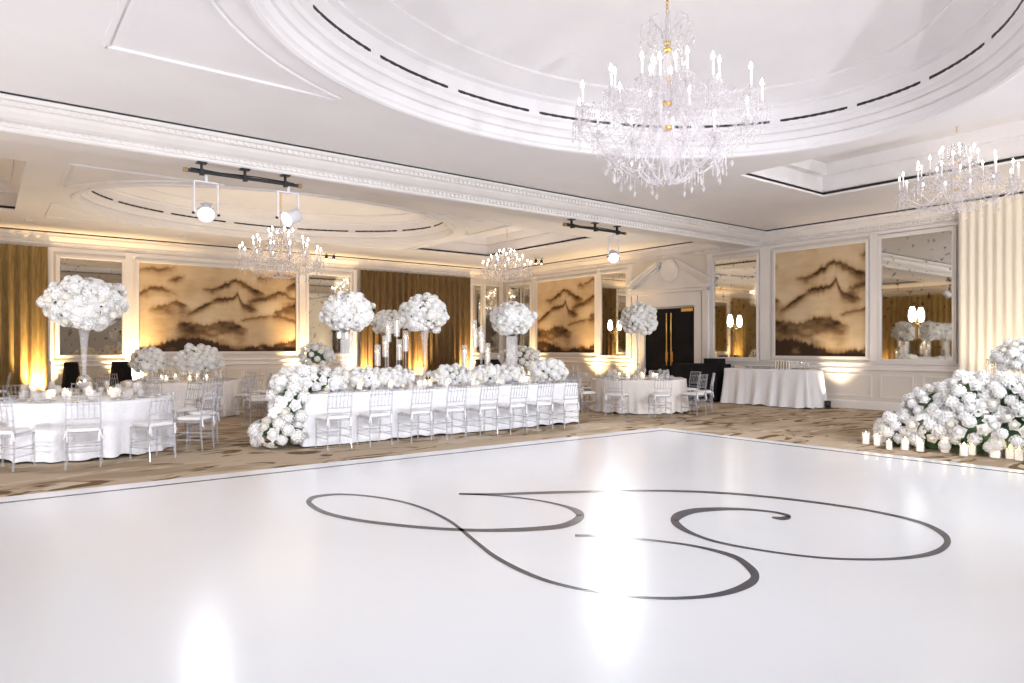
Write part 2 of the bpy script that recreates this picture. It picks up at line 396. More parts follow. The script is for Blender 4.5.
def wainscot(side, spans):
    global ti
    mb = MB(); bs = MB()
    for s0, s1, n in spans:
        rail_run(side, s0, s1, RAIL, mb); rail_run(side, s0, s1, BASE, bs)
        w = (s1-s0)/n
        for k in range(n): ring(mb, side, s0+k*w+.10, s0+(k+1)*w-.10, .30, .86, .035, .025)
    struct(mb.build(f'trim_{ti}', M['trim'])); ti += 1
    struct(bs.build('baseboard_'+side, M['trim']))
wainscot('back', [(1.55,3.5,2),(3.5,8.66,4),(8.66,10.6,2),(15.45,17.2,2)])
wainscot('right', [(15.95,17.42,2),(17.42,21.0,3),(21.0,23.05,2),(6.0,7.9,2),(7.9,10.75,2),(10.75,12.62,2)])
fr = MB()
for s0, s1 in ((3.33,3.52),(8.54,8.74),(1.44,1.56),(10.5,10.64),(15.42,15.56)):
    wbox(fr, 'back', s0, s1, 1.16, 4.30, .07); 
for s0, s1 in ((10.72,11.02),(7.85,8.03),(12.62,12.78),(15.82,15.98),(17.33,17.45),(20.85,21.05)):
    wbox(fr, 'right', s0, s1, 1.16, 4.30, .07)
wbox(fr, 'back', 1.44, 10.64, 4.20, 4.30, .05); wbox(fr, 'right', 6.0, 12.7, 4.24, 4.32, .05); wbox(fr, 'right', 15.9, 22.9, 4.2, 4.3, .05)
struct(fr.build(f'trim_{ti}', M['trim'])); ti += 1

# ------------------------------------------------------------------ murals and mirrors on the walls
def vnoise(x, y, seed):
    r = np.random.RandomState(seed); G = r.rand(64, 64)
    xi, yi = np.floor(x).astype(int), np.floor(y).astype(int); fx, fy = x-xi, y-yi
    fx, fy = fx*fx*(3-2*fx), fy*fy*(3-2*fy)
    g = lambda i, j: G[i % 64, j % 64]
    return (g(xi,yi)*(1-fx)+g(xi+1,yi)*fx)*(1-fy)+(g(xi,yi+1)*(1-fx)+g(xi+1,yi+1)*fx)*fy
def fbm(x, y, seed, o=4):
    return sum(vnoise(x*2**k, y*2**k, seed+k)*.5**k for k in range(o))/(2-.5**(o-1))
def norm(P):
    out = []
    for x, y in P:
        top = 85+(x-45)*.07; out.append(((x-45)/912, 1-(y-top)/(590-top)))
    return out
RIDGES = [
 ([(380,240),(450,243),(520,215),(580,193),(640,215),(700,250),(765,278)], .85, .035, 0),
 ([(48,262),(80,245),(130,223),(180,240),(275,278)], .55, .06, 0),
 ([(90,350),(200,325),(250,303),(310,345),(340,358)], .62, .10, 0),
 ([(290,385),(345,362),(400,325),(470,300),(560,290),(590,268),(620,325),(725,362)], .85, .04, 0),
 ([(640,312),(760,292),(850,258),(955,303)], .6, .05, 0),
 ([(800,378),(870,355),(957,328)], .75, .05, 0),
 ([(230,440),(320,428),(400,448),(480,427),(560,430),(660,470)], .8, .16, 0),
 ([(50,137),(110,120),(150,133),(260,113)], .42, .03, 0),
 ([(185,193),(240,180),(305,165)], .75, .03, 0),
 ([(430,128),(470,122),(510,130)], .35, .02, 0),
 ([(690,182),(760,182),(840,163),(957,180)], .45, .04, 0),
 ([(880,238),(957,208)], .7, .04, 0),
 ([(600,415),(700,400),(790,385),(880,405),(957,420)], .45, .04, 0),
 ([(45,572),(120,558),(210,528),(300,522),(380,512),(440,538),(520,560),(600,578),(700,562),(740,548),(800,565),(860,543),(957,528)], .95, .5, 1),
]
def ink(u, v):
    I = .26*fbm(u*5, v*4, 3)+.10*(fbm(u*14, v*30, 9)-.5)
    for k, (P, s, fade, solid) in enumerate(RIDGES):
        Q = norm(P); xs = np.array([p[0] for p in Q]); ys = np.array([p[1] for p in Q])
        jag = (fbm(u*60, u*0+k, 40+k, 3)-.5)*(.055 if solid else .03)
        r = np.interp(u, xs, ys)+jag
        ends = np.clip((u-xs[0])/.07, 0, 1)*np.clip((xs[-1]-u)/.07, 0, 1)
        if xs[0] < .01: ends = np.clip((xs[-1]-u)/.07, 0, 1)
        if xs[-1] > .99: ends = np.clip((u-xs[0])/.03, 0, 1) if xs[0] > .01 else ends*0+1
        d = r-v
        fadev = fade*(.35+1.9*fbm(u*7, v*5, 70+k)**1.3)
        body = np.where(d > 0, np.exp(-d/fadev), np.exp(np.minimum(d, 0)/(.006+.02*fbm(u*25, v*25, 60+k))))
        I = I+s*ends*body*(.25+1.35*fbm(u*16, v*22, 90+k))+.12*s*ends*np.where(d > 0, np.exp(-d/.10), 0)*fbm(u*9, v*9, 30+k)
    return np.clip(I, 0, 1)
def framed(name, label, cat, side, s0, s1, z0, z1, m, fw=.09, fd=.06, urange=None):
    c = wpt(side, (s0+s1)/2, 0, z0); t = thing(name, label, cat, c)
    inv = Vector(c)
    def shift(mb): mb.v = [tuple(Vector(v)-inv) for v in mb.v]; return mb
    f = MB(); ring(f, side, s0-fw*.6, s1+fw*.6, z0-fw*.6, z1+fw*.6, fw, fd); ring(f, side, s0-fw*.1, s1+fw*.1, z0-fw*.1, z1+fw*.1, fw*.35, fd*1.3)
    shift(f).build('frame', M['trim'], t)
    if urange is None:
        g = MB(); wbox(g, side, s0, s1, z0, z1, .025); shift(g).build('mirror_glass', m, t)
    else:
        nx, ny = 240, 140; g = MB(); u, v = np.meshgrid(np.linspace(0,1,nx), np.linspace(0,1,ny)); u, v = u.ravel(), v.ravel()
        uu = u if side == 'back' else 1-u
        I = ink(urange[0]+uu*(urange[1]-urange[0]), v)
        g.v = [tuple(Vector(wpt(side, s0+(s1-s0)*a, .03, z0+(z1-z0)*b))-inv) for a, b in zip(u, v)]
        g.f = [(j*nx+i, j*nx+i+1, (j+1)*nx+i+1, (j+1)*nx+i) for j in range(ny-1) for i in range(nx-1)]
        if side == 'right': g.f = [q[::-1] for q in g.f]
        me = g.mesh('canvas', m); at = me.attributes.new('ink', 'FLOAT', 'POINT'); at.data.foreach_set('value', I.astype(np.float32))
        place('canvas', me, t)
    return t
framed('mural', 'wide sepia mountain mural on the back wall beside the gold curtain', 'mural', 'back', 3.66, 8.45, 1.36, 4.08, M['mural'], .08, .06, (0,1))
framed('mural', 'sepia mountain mural on the right wall behind the far end of the long table', 'mural', 'right', 17.52, 20.78, 1.30, 4.08, M['mural'], .08, .06, (.28,.9))
framed('mural', 'large sepia mountain mural above the white-draped bar table', 'mural', 'right', 8.1, 10.6, 1.26, 4.12, M['mural'], .08, .06, (.25,.755))
framed('wall_mirror', 'tall antique mirror on the back wall behind the leftmost tall flower ball', 'mirror', 'back', 1.68, 3.28, 1.27, 4.06, M['mirror'])
framed('wall_mirror', 'antique mirror on the back wall between the wide mural and the bronze curtain', 'mirror', 'back', 8.84, 10.4, 1.27, 4.06, M['mirror'])
framed('wall_mirror', 'narrow antique mirror strip on the back wall right beside the bronze curtain', 'mirror', 'back', 15.62, 16.08, 1.27, 4.06, M['mirror'], .06)
framed('wall_mirror', 'antique mirror on the back wall next to the room corner', 'mirror', 'back', 16.26, 17.0, 1.27, 4.06, M['mirror'], .06)
framed('wall_mirror', 'antique mirror on the right wall next to the room corner', 'mirror', 'right', 21.15, 22.7, 1.27, 4.06, M['mirror'])
framed('wall_mirror', 'antique mirror with a sconce left of the black doors', 'mirror', 'right', 16.02, 17.28, 1.22, 4.1, M['mirror'])
framed('wall_mirror', 'antique mirror with a sconce between the black doors and the bar mural', 'mirror', 'right', 11.1, 12.58, 1.20, 4.12, M['mirror'])
framed('wall_mirror', 'antique mirror with a sconce beside the cream drape', 'mirror', 'right', 6.2, 7.8, 1.20, 4.16, M['mirror'])
# sconces on the three mirrors
for y, lab in ((16.6, 'glowing frosted wall sconce on the mirror left of the black doors'), (11.85, 'glowing frosted wall sconce on the mirror right of the black doors'), (6.98, 'glowing frosted wall sconce on the mirror beside the cream drape')):
    t = thing('wall_sconce', lab, 'wall lamp', (XR-.03, y, 2.05))
    MB().lathe([(.001,-.02),(.05,-.01),(.06,0),(.03,.02)], (-.03,0,0), 12).bar((-.02,0,-.35), (-.02,0,.15), .05, .03).build('backplate', M['gold'], t)
    a = MB().tube([(-.03,0,0),(-.12,0,-.06),(-.20,0,-.03),(-.22,0,.05)], .012, 6).build('arm', M['gold'], t)
    MB().lathe([(.02,.05),(.06,.07),(.085,.17),(.075,.30),(.04,.40)], (-.22,0,0), 14, True, True).build('lamp_shade', M['shade'], a, True)

# ------------------------------------------------------------------ curtains and drapes
def curtain(name, label, side, s0, s1, z0, z1, m, pitch=.2, amp=.07, off=.2, cat='curtain'):
    n = int((s1-s0)/pitch*8); nz = 10; c = wpt(side, (s0+s1)/2, off, 0); mb = MB(); ph = random.random()*6
    for j in range(nz+1):
        z = z0+(z1-z0)*j/nz
        for i in range(n+1):
            q = (s1-s0)*i/n; s = s0+q
            w = amp*math.sin(q/pitch*2*PI+ph+.7*math.sin(q*1.7+z*.15))*(1-.25*j/nz)+amp*.35*math.sin(q*5.1+1.3)
            mb.v.append(wpt(side, s, off+w, z))
    mb.f = [(j*(n+1)+i, j*(n+1)+i+1, (j+1)*(n+1)+i+1, (j+1)*(n+1)+i) for j in range(nz) for i in range(n)]
    mb.v = [tuple(Vector(v)-Vector(c)) for v in mb.v]
    o = mb.build(name, m, None, True, c); tag(o, label, cat); return o
curtain('curtain', 'olive gold velvet curtain at the left end of the back wall', 'back', -3.3, 1.42, 0.01, 4.28, M['velvet'], .26)
curtain('curtain', 'left half of the bronze velvet curtain behind the long table', 'back', 10.68, 13.05, 0.01, 4.30, M['velvet_dark'], .24)
curtain('curtain', 'right half of the bronze velvet curtain behind the long table', 'back', 13.07, 15.40, 0.01, 4.30, M['velvet_dark'], .24)
curtain('curtain', 'gold velvet curtain on the wall facing the black doors', 'left', 1.0, 9.8, 0.01, 4.28, M['velvet'], .26)
curtain('curtain', 'gold velvet curtain on the far half of the left wall', 'left', 12.5, 21.5, 0.01, 4.28, M['velvet'], .26)
curtain('drape', 'floor-length cream chiffon drape behind the floral bank', 'right', -1.0, 6.02, 0.01, 4.66, M['sheer'], .17, .028, .30, 'drape')

# ------------------------------------------------------------------ black double doors with broken pediment
d = struct(thing('door_1', None, None, (XR, 14.2, 0)))
def dl(mb): return mb
cs = MB()
for y in (-1.12, 1.12): cs.box((-.06, y, 1.40), (.12, .26, 2.8)); cs.box((-.09, y+(.28 if y > 0 else -.28), 1.65), (.10, .2, 3.3))
cs.box((-.07, 0, 3.02), (.12, 2.5, .44)); cs.box((-.12, 0, 3.28), (.2, 3.0, .1)); cs.box((-.15, 0, 3.37), (.28, 3.16, .08))
for s in (-1, 1):
    for off, th, dep, k in ((0, .09, .20, 1.0), (.085, .05, .28, 1.03), (-.09, .05, .13, .97)):
        ang = math.atan2(.64, 1.2); L_ = 1.36*k
        cs.box((-dep/2, s*1.02, 3.80+off), (dep, L_, th), mtx=Matrix.Rotation(-s*ang, 3, 'X'))
cs.add([(-.03,-1.55,3.41),(-.03,1.55,3.41),(-.03,.4,4.05),(-.03,-.4,4.05)], [(0,1,2,3)])
cs.build('door_casing', M['trim'], d)
MB().lathe([(.001,0),(.34,0),(.36,.02),(.36,.06),(.3,.09),(.001,.10)], (0,0,0), 28).build('medallion', M['trim'], d).rotation_euler = (0,-PI/2,0)
[o for o in bpy.data.objects if o.name.startswith('medallion')][0].location = (-.03, 0, 3.93)
for s in (-1, 1):
    lf = MB().box((-.03, s*.5, 1.37), (.05, .99, 2.74)).box((-.058, s*.5, 2.05), (.012, .66, .9)).box((-.058, s*.5, .75), (.012, .66, .9)).build('door_leaf', M['door'], d)
    MB().tube([(-.09, s*.09, .95), (-.09, s*.09, 2.6)], .022, 8).box((-.07, s*.09, 1.0), (.05,.05,.05)).box((-.07, s*.09, 2.55), (.05,.05,.05)).box((-.06,s*.1,1.22),(.03,.09,.32)).build('pull_bar', M['gold'], lf)
    MB().box((-.08, s*.72, 2.67), (.08, .44, .10)).build('door_closer', M['gold'], lf)

# ------------------------------------------------------------------ dance floor with monogram
def pix(px, py, z=0):
    D = (1.5-z)*690/(py-348.0); t = (px-512)/690
    return Vector((D*(FX+RX*t), D*(FY+RY*t), z))
df = thing('dance_floor', 'glossy white dance floor with a looping charcoal monogram', 'dance floor', (4, 3, 0))
MB().box((0, 0, .01), (12.0, 11.04, .02)).build('floor_panel', M['dance'], df)
bl = MB()
for y0, y1, x0, x1 in ((5.165,5.225,-6,5.745),(-5.5,5.165,5.685,5.745)):
    bl.add([(x0,y0,.0215),(x1,y0,.0215),(x1,y1,.0215),(x0,y1,.0215)], [(0,1,2,3)])
bl.build('border_line', M['ink'], df)
def spline(P, n=14):
    out = []
    for i in range(len(P)-1):
        p0, p1, p2, p3 = P[max(i-1,0)], P[i], P[i+1], P[min(i+2,len(P)-1)]
        for j in range(n):
            t = j/n
            out.append(tuple(.5*((2*b)+(-a+c)*t+(2*a-5*b+4*c-e)*t*t+(-a+3*b-3*c+e)*t**3) for a, b, c, e in zip(p0, p1, p2, p3)))
    out.append(P[-1]); return out
def stroke(P):   # centre line and breadth of the brush stroke, traced on the floor
    S = spline(P); mb = MB(); n = len(S)
    for i, (x, y, w) in enumerate(S):
        a, b = S[max(i-1,0)], S[min(i+1,n-1)]; tx, ty = b[0]-a[0], b[1]-a[1]; l = math.hypot(tx, ty) or 1
        nx, ny = -ty/l*w/2, tx/l*w/2
        for s_ in (1, -1):
            v = pix(x+s_*nx, y+s_*ny, .022); mb.v.append((v.x-4, v.y-3, .022))
    mb.f = [(2*i, 2*i+1, 2*i+3, 2*i+2) for i in range(n-1)]
    o = mb.build('monogram_stroke', M['ink'], df)
    if o.data.polygons[0].normal.z < 0: o.data.flip_normals()
stroke([(459,493.8,1.6),(480,494,1.9),(500,494,2.1),(538,492.8,2.5),(570,491.9,2.4),(620,490.7,1.8),(670,490.8,1.9),(720,492.8,2.1),(770,497,2.1),(830,504.3,2),(880,512.5,2.1),(920,522.3,2.8),(941,532.5,5),(947.5,541,6.8),(941.5,549,5.8),(926,554.6,4.2),(900,558.2,2.8),(865,559.3,2.1),(820,557.5,1.9),(770,551.5,1.9),(720,542.5,2.2),(692,533.3,3.2),(677,524,6.5),(676,517.5,8.6),(690,511.6,5.6),(710,509.3,3.9),(740,509,2.4),(770,511.5,1.9),(785,514.5,2.4),(789,517,4),(782,518.3,3.4),(772,517.3,1.5)])
stroke([(459,493.8,1.1),(500,495.8,1.3),(538,500.3,1.5),(566,506.5,2.4),(579,513,6.6),(579.5,517.5,7.6),(571,523,6),(555,527,4.6),(520,529.5,3.9),(480,530.2,3),(440,528.6,2.8),(400,525.3,2.8),(355,519.6,2.9),(325,512.5,3.4),(310,504,4.6),(310,499.6,4.6),(318,496.1,2.6),(340,494.2,1.7),(370,496.2,1.6),(400,501.3,1.8),(425,508.8,2.1),(448,520,2.6),(462,530.2,3),(478,543.5,3.4),(495,556.5,3.8),(520,570,3.8),(550,581.6,3.1),(588,590.5,2.1),(620,595.3,1.8),(660,598,2.5),(700,596.8,3.4),(730,591.5,5.4),(750,583,8),(755,575.5,8.6),(748.5,566.5,6.6),(735,557,4.2),(710,549.3,2.6),(680,543.6,2),(640,538.9,1.7),(610,536.6,1.7),(590,535.6,2.2),(575,535.4,2.4)])

# ------------------------------------------------------------------ tables and cloths
def cloth(label, cat, group, loc, rz, path, h, m, folds, amp, name='tablecloth', flare=.05, zb=.02, seed=0):
    """path: list of (x, y, nx, ny) around the edge"""
    mb = MB(); n = len(path); rows = [0, .015, .06, .2, .45, .75, 1.0]; r = np.random.RandomState(seed)
    ph = r.rand(4)*6.28
    for ri, t in enumerate(rows):
        for i, (x, y, nx, ny) in enumerate(path):
            s = i/n*2*PI
            f = math.sin(folds*s+ph[0]+1.2*math.sin(3*s+ph[1]))+.5*math.sin(folds*1.7*s+ph[2])
            o = (t**1.2)*(amp*f+flare) - (.018 if ri == 0 else 0)
            hem = .02*math.sin(5*s+ph[3])+.015*math.sin(folds*s)
            z = h-(h-zb-max(0,hem))*t
            mb.v.append((x+nx*o, y+ny*o, z))
    for j in range(len(rows)-1):
        for i in range(n): mb.f.append((j*n+i, (j+1)*n+i, (j+1)*n+(i+1)%n, j*n+(i+1)%n))
    mb.f.append(tuple(range(n)))
    o = mb.build(name, m, None, True, loc); o.rotation_euler = (0,0,rz)
    return tag(o, label, cat, group)
def round_path(R, n=180): return [(R*math.cos(2*PI*i/n), R*math.sin(2*PI*i/n), math.cos(2*PI*i/n), math.sin(2*PI*i/n)) for i in range(n)]
def rect_path(lx, ly, r=.05, step=.05):
    P = []
    def side(a, b, nrm):
        L = math.dist(a, b); k = max(2, int(L/step))
        for i in range(k+1): q = i/k; P.append((a[0]+(b[0]-a[0])*q, a[1]+(b[1]-a[1])*q, *nrm))
    def corner(c, a0):
        for i in range(1, 5): a = a0+PI/2*i/5; P.append((c[0]+r*math.cos(a), c[1]+r*math.sin(a), math.cos(a), math.sin(a)))
    x, y = lx/2, ly/2
    side((x,-y+r),(x,y-r),(1,0)); corner((x-r,y-r),0); side((x-r,y),(-x+r,y),(0,1)); corner((-x+r,y-r),PI/2)
    side((-x,y-r),(-x,-y+r),(-1,0)); corner((-x+r,-y+r),PI); side((-x+r,-y),(x-r,-y),(0,-1)); corner((x-r,-y+r),PI*1.5)
    return P
def table_under(name, label, loc, rz, top, group, h):
    t = thing(name, label, 'table', loc, rz, group)
    mb = MB()
    if isinstance(top, float):
        mb.lathe([(top-.02,h-.035),(top-.01,h-.03),(top-.01,h-.008),(top-.02,h-.006)], seg=40); legs = [(.35*math.cos(a), .35*math.sin(a)) for a in (.8,2.4,3.9,5.5)]
    else:
        mb.box((0,0,h-.022), (top[0]-.03, top[1]-.03, .03)); legs = [(sx*(top[0]/2-.15), sy*(top[1]/2-.12)) for sx in (-1,1) for sy in (-1,1)]
    mb.build('tabletop', M['stone'], t)
    for x, y in legs: MB().tube([(x,y,0),(x,y,h-.036)], .018, 8).build('leg', M['black'], t)
    return t

# ------------------------------------------------------------------ acrylic chairs
def chair_meshes():
    A = {}
    def post(x): return MB().tube([(x,-.21,0),(x,-.19,.22),(x,-.185,.45),(x,-.21,.68),(x*.97,-.255,.915)], [.012,.013,.014,.0125,.011], 6)
    A['rear'] = [post(s*.185).mesh('leg', M['acrylic']) for s in (-1,1)]
    A['front'] = [MB().tube([(s*.19,.205,0),(s*.19,.19,.22),(s*.19,.185,.44)], [.011,.013,.015], 6).mesh('leg', M['acrylic']) for s in (-1,1)]
    A['seat'] = MB().box((0,0,.435), (.40,.40,.03)).mesh('seat', M['acrylic'])
    b = MB()
    for z, y in ((.895,-.252),(.80,-.234),(.62,-.203),(.545,-.195)): b.tube([(-.185,y,z),(0,y-.02,z+(.01 if z>.85 else 0)),(.185,y,z)], .0105, 6)
    for k in range(5):
        x = -.12+.06*k; b.tube([(x,-.21,.62),(x,-.222,.71),(x,-.244,.80)], .0075, 5)
    for k in range(5):
        x = -.12+.06*k; b.tube([(x,-.247,.80),(x,-.262,.895)], .007, 5)
    A['backrest'] = b.mesh('backrest', M['acrylic'])
    s = MB()
    for z in (.17,.28):
        for sx in (-1,1): s.tube([(sx*.19,.195,z),(sx*.187,-.195,z)], .010, 6)
    s.tube([(-.19,.19,.23),(.19,.19,.23)], .010, 6); s.tube([(-.187,-.19,.21),(.187,-.19,.21)], .010, 6); s.tube([(-.187,-.19,.32),(.187,-.19,.32)], .010, 6)
    A['stretcher'] = s.mesh('stretchers', M['acrylic'])
    P = rect_path(.40,.39,.08,.06); n = len(P); c = MB()
    for ins, z in ((.012,.452),(0,.462),(0,.485),(.02,.497),(.06,.503)):
        for x, y, nx, ny in P: c.v.append((x-nx*ins, y-ny*ins, z))
    c.f = [(j*n+i, j*n+(i+1)%n, (j+1)*n+(i+1)%n, (j+1)*n+i) for j in range(4) for i in range(n)] + [tuple(range(n))[::-1], tuple(4*n+i for i in range(n))]
    A['cushion'] = c.mesh('cushion', M['cushion'], True)
    A['tie'] = []
    for s_ in (-1,1):
        t = MB()
        t.bar((s_*.175,-.205,.47), (s_*.17,-.225,.34), .018, .005); t.bar((s_*.18,-.205,.47), (s_*.205,-.222,.37), .016, .005); t.ball((s_*.18,-.206,.468), .014, 6, 4)
        A['tie'].append(t.mesh('tie', M['cushion']))
    return A
CH = chair_meshes()
def make_chair(label, loc, rz, group):
    t = thing('chiavari_chair', label, 'chair', loc, rz, group)
    for m in CH['rear']+CH['front']: place('leg', m, t)
    place('seat', CH['seat'], t); place('backrest', CH['backrest'], t); place('stretchers', CH['stretcher'], t)
    c = place('cushion', CH['cushion'], t); [place('tie', q, c) for q in CH['tie']]
    return t
ORD = ['first','second','third','fourth','fifth','sixth','seventh','eighth','ninth','tenth']
def face(loc, target): return math.atan2(target[1]-loc[1], target[0]-loc[0])-PI/2
def ring_chairs(c, R, n, off, tname, group):
    base = math.atan2(-c[1], -c[0])      # towards the camera
    for k in range(n):
        a = base+math.radians(off)+2*PI*k/n   # + turns towards the right as seen
        dth = (math.degrees(a-base)+180) % 360-180
        if abs(dth) < 1: lab = f'clear acrylic chair nearest the camera at the {tname}'
        elif abs(abs(dth)-180) < 1: lab = f'clear acrylic chair on the far side of the {tname}'
        else:
            i = [j for j in range(n) if True]
            idx = int(abs(dth)/(360/n)-(0 if off == 0 else .5)+.5)
            sd = 'right' if dth > 0 else 'left'
            w = ORD[idx-1] if off == 0 else ORD[idx]
            lab = f'acrylic chair, {w} from the front, {sd} side of the {tname}'
        p = (c[0]+R*math.cos(a), c[1]+R*math.sin(a), 0)
        make_chair(lab, p, face(p, c)+random.uniform(-.05,.05), group)

# ------------------------------------------------------------------ flowers
def rose_mesh(m, seed):
    r = random.Random(seed); mb = MB()
    mb.ball((0,0,.0), .55, 8, 5)
    for L, (n, rad, tilt, w, hgt) in enumerate(((5,.78,1.15,.75,.75),(5,.58,.75,.62,.85),(4,.36,.35,.46,.9),(3,.18,.1,.3,.95))):
        for k in range(n):
            a = 2*PI*(k+.5*(L%2))/n+r.uniform(-.15,.15); ca, sa = math.cos(a), math.sin(a); V = []
            for i in range(3):
                t = i/2
                rr = rad*(.45+.55*t)+math.sin(tilt)*.28*t; z = -.35+hgt*.9*t*math.cos(tilt*.8)+(.12 if i == 1 else 0)-(.12*tilt*t*t)
                ww = w*(.55+.6*math.sin(PI*(.25+.55*t)))*.62
                for q in (-1,0,1):
                    bl = (1-.35*abs(q))
                    V.append((ca*rr*bl-sa*ww*q, sa*rr*bl+ca*ww*q, z))
            mb.add(V, [(0,1,4,3),(1,2,5,4),(3,4,7,6),(4,5,8,7)])
    return mb.mesh('blossom', m, True)
def hydrangea_mesh(m, seed):
    r = random.Random(seed); mb = MB(); mb.ball((0,0,0), .72, 10, 6, .9)
    n = 64; ga = PI*(3-5**.5)
    for i in range(n):
        z = 1-2*(i+.5)/n; q = math.sqrt(1-z*z); th = ga*i; d = Vector((q*math.cos(th), q*math.sin(th), z))
        x = d.cross(Vector((.3,.2,1))).normalized(); y = d.cross(x); ro = r.random()*6; sz = r.uniform(.17,.24); c = d*r.uniform(.78,.95)
        V = [c-d*.05]
        for k in range(8):
            a = ro+k*PI/4; rr = sz*(1.15 if k % 2 == 0 else .75); V.append(c+x*math.cos(a)*rr+y*math.sin(a)*rr+d*(.05 if k % 2 == 0 else 0))
        mb.add(V, [(0,k+1,(k+1)%8+1) for k in range(8)])
    return mb.mesh('blossom', m, False)
def orchid_mesh(m, seed):
    r = random.Random(seed); mb = MB()
    for k in range(5):
        a = 2*PI*k/5+.3; w = .5 if k in (1,4) else .36; ca, sa = math.cos(a), math.sin(a); V = [(0,0,.1)]
        for rr, ww, z in ((.5,w,.22),(1.0,w*.75,.1)):
            for q in (-1,1): V.append((ca*rr-sa*ww*q, sa*rr+ca*ww*q, z))
        V.append((ca*1.15, sa*1.15, 0)); mb.add(V, [(0,1,2),(1,3,4,2),(3,5,4)])
    mb.ball((0,0,.18), .18, 6, 4)
    return mb.mesh('blossom', m, False)
ROSE = [rose_mesh(M['petal'], 1), rose_mesh(M['petal'], 2), rose_mesh(M['cream'], 3)]
HYD = [hydrangea_mesh(M['petal'], 1), hydrangea_mesh(M['petal'], 2)]
ORC = [orchid_mesh(M['petal'], 1), orchid_mesh(M['petal'], 2)]
def leaf(mb, p, d, L, w):
    d = d.normalized(); x = d.cross(Vector((random.random()-.5, random.random()-.5, 1))).normalized(); n = x.cross(d)
    V = [p, p+d*L*.45+x*w+n*w*.3, p+d*L*.45-x*w+n*w*.3, p+d*L]; mb.add(V, [(0,1,3),(0,3,2)])
def bunch(t, pts, rad, mixw, core, leaves=40, lsize=.09, big=None):
    """pts: (position, outward direction); core: list of ((x,y,z),(rx,ry,rz)) foliage hearts"""
    fl = MB()
    for c, r in core:
        n0 = len(fl.v); fl.ball((0,0,0), 1, 12, 7)
        for i in range(n0, len(fl.v)):
            v = fl.v[i]; k = random.uniform(.86,1.08); fl.v[i] = (c[0]+v[0]*r[0]*k, c[1]+v[1]*r[1]*k, c[2]+v[2]*r[2]*k)
    for _ in range(leaves):
        p, d = random.choice(pts); q = (d+Vector((random.uniform(-.7,.7), random.uniform(-.7,.7), random.uniform(-.8,.3)))).normalized()
        leaf(fl, p-d*rad*.8, q, lsize*random.uniform(1.0,1.7), lsize*.33)
    fl.build('foliage', M['leaf'], t)
    for p, d in pts:
        u = random.random(); me = random.choice(ROSE if u < mixw[0] else HYD if u < mixw[0]+mixw[1] else ORC)
        e = (d+Vector((random.uniform(-.3,.3), random.uniform(-.3,.3), random.uniform(-.3,.3)))).to_track_quat('Z','Y').to_euler()
        e.rotate_axis('Z', random.random()*6); s = rad*random.uniform(.82,1.18)
        place('blossom', me, t, p, e, s)
def ell_pts(c, r, n, zlo=-1.0, jit=.06, stray=0, srad=1.25):
    P = []; ga = PI*(3-5**.5)
    for i in range(n):
        z = 1-(1-zlo)*(i+.5)/n; q = math.sqrt(max(0, 1-z*z)); a = ga*i
        d = Vector((q*math.cos(a), q*math.sin(a), z)); k = 1+random.uniform(-jit, jit)
        P.append((Vector((c[0]+d.x*r[0]*k, c[1]+d.y*r[1]*k, c[2]+d.z*r[2]*k)), Vector((d.x/r[0], d.y/r[1], d.z/r[2])).normalized()))
    for _ in range(stray):
        a = random.random()*2*PI; z = random.uniform(-.3,.55); q = math.sqrt(1-z*z); d = Vector((q*math.cos(a), q*math.sin(a), z)); k = random.uniform(1.08, srad)
        P.append((Vector((c[0]+d.x*r[0]*k, c[1]+d.y*r[1]*k, c[2]+d.z*r[2]*k)), d))
    return P
def tall_centerpiece(label, loc, zc, R, n=92, rad=.085, vase='trumpet', flat_=.86, group='tall flower centrepieces'):
    t = thing('flower_centerpiece', label, 'flower arrangement', loc, 0, group)
    h = zc-R*flat_*.8-loc[2]; c = (0,0,zc-loc[2])
    v = MB()
    if vase == 'globe':
        MB().ball((0,0,.24), .10, 14, 8).build('vase_globe', M['silver'], t, True)
    if vase != 'square':
        v.lathe([(.11,0),(.115,.012),(.04,.03),(.022,.08),(.02,.2),(.03,h*.45),(.05,h*.75),(.085,h*.98),(.088,h)], seg=14, capt=False)
        v.build('vase', M['glass'], t, True)
        MB().ball((0,0,.22), .05, 10, 6).ball((0,0,.33), .035, 10, 6).build('vase_knop', M['crystal'], t, True)
    else:
        v.lathe([(.14,0),(.14,.015),(.13,.02),(.13,h*.9),(.125,h*.9),(.125,.03),(.0,.03)], seg=4, capt=False)
        v.build('vase', M['glass'], t)
        for a in (0, PI/2, PI, PI*1.5):
            x, y = .13*math.cos(a), .13*math.sin(a); v2 = MB().tube([(x,y,0),(x,y,h)], .012, 6).build('vase_post', M['acrylic'], t)
    bunch(t, ell_pts(c, (R,R,R*flat_), n, -.92, .07, 7), rad, (.55,.3,.15), [(c,(R*.68,R*.68,R*flat_*.68))], 75, .085)
    return t
def compote(label, loc, zc, r, n, rad=.075, mix=(.5,.4,.1), group=None, stem=True):
    t = thing('flower_arrangement', label, 'flower arrangement', loc, 0, group)
    z = zc-loc[2]; b = max(.03, z-r[2]*.75)
    if stem and b > .1: MB().lathe([(.09,0),(.09,.015),(.02,.04),(.02,b*.6),(.10,b),(.12,b+.06)], seg=14, capt=False).build('vase', M['glass'], t, True)
    else: MB().lathe([(.06,0),(.10,.02),(.11,min(b+.04,.10))], seg=14).build('vase', M['silver'], t, True)
    bunch(t, ell_pts((0,0,z), r, n, -.75, .08, max(2, n//12)), rad, mix, [((0,0,z),(r[0]*.66,r[1]*.66,r[2]*.66))], n//2, .075)
    return t

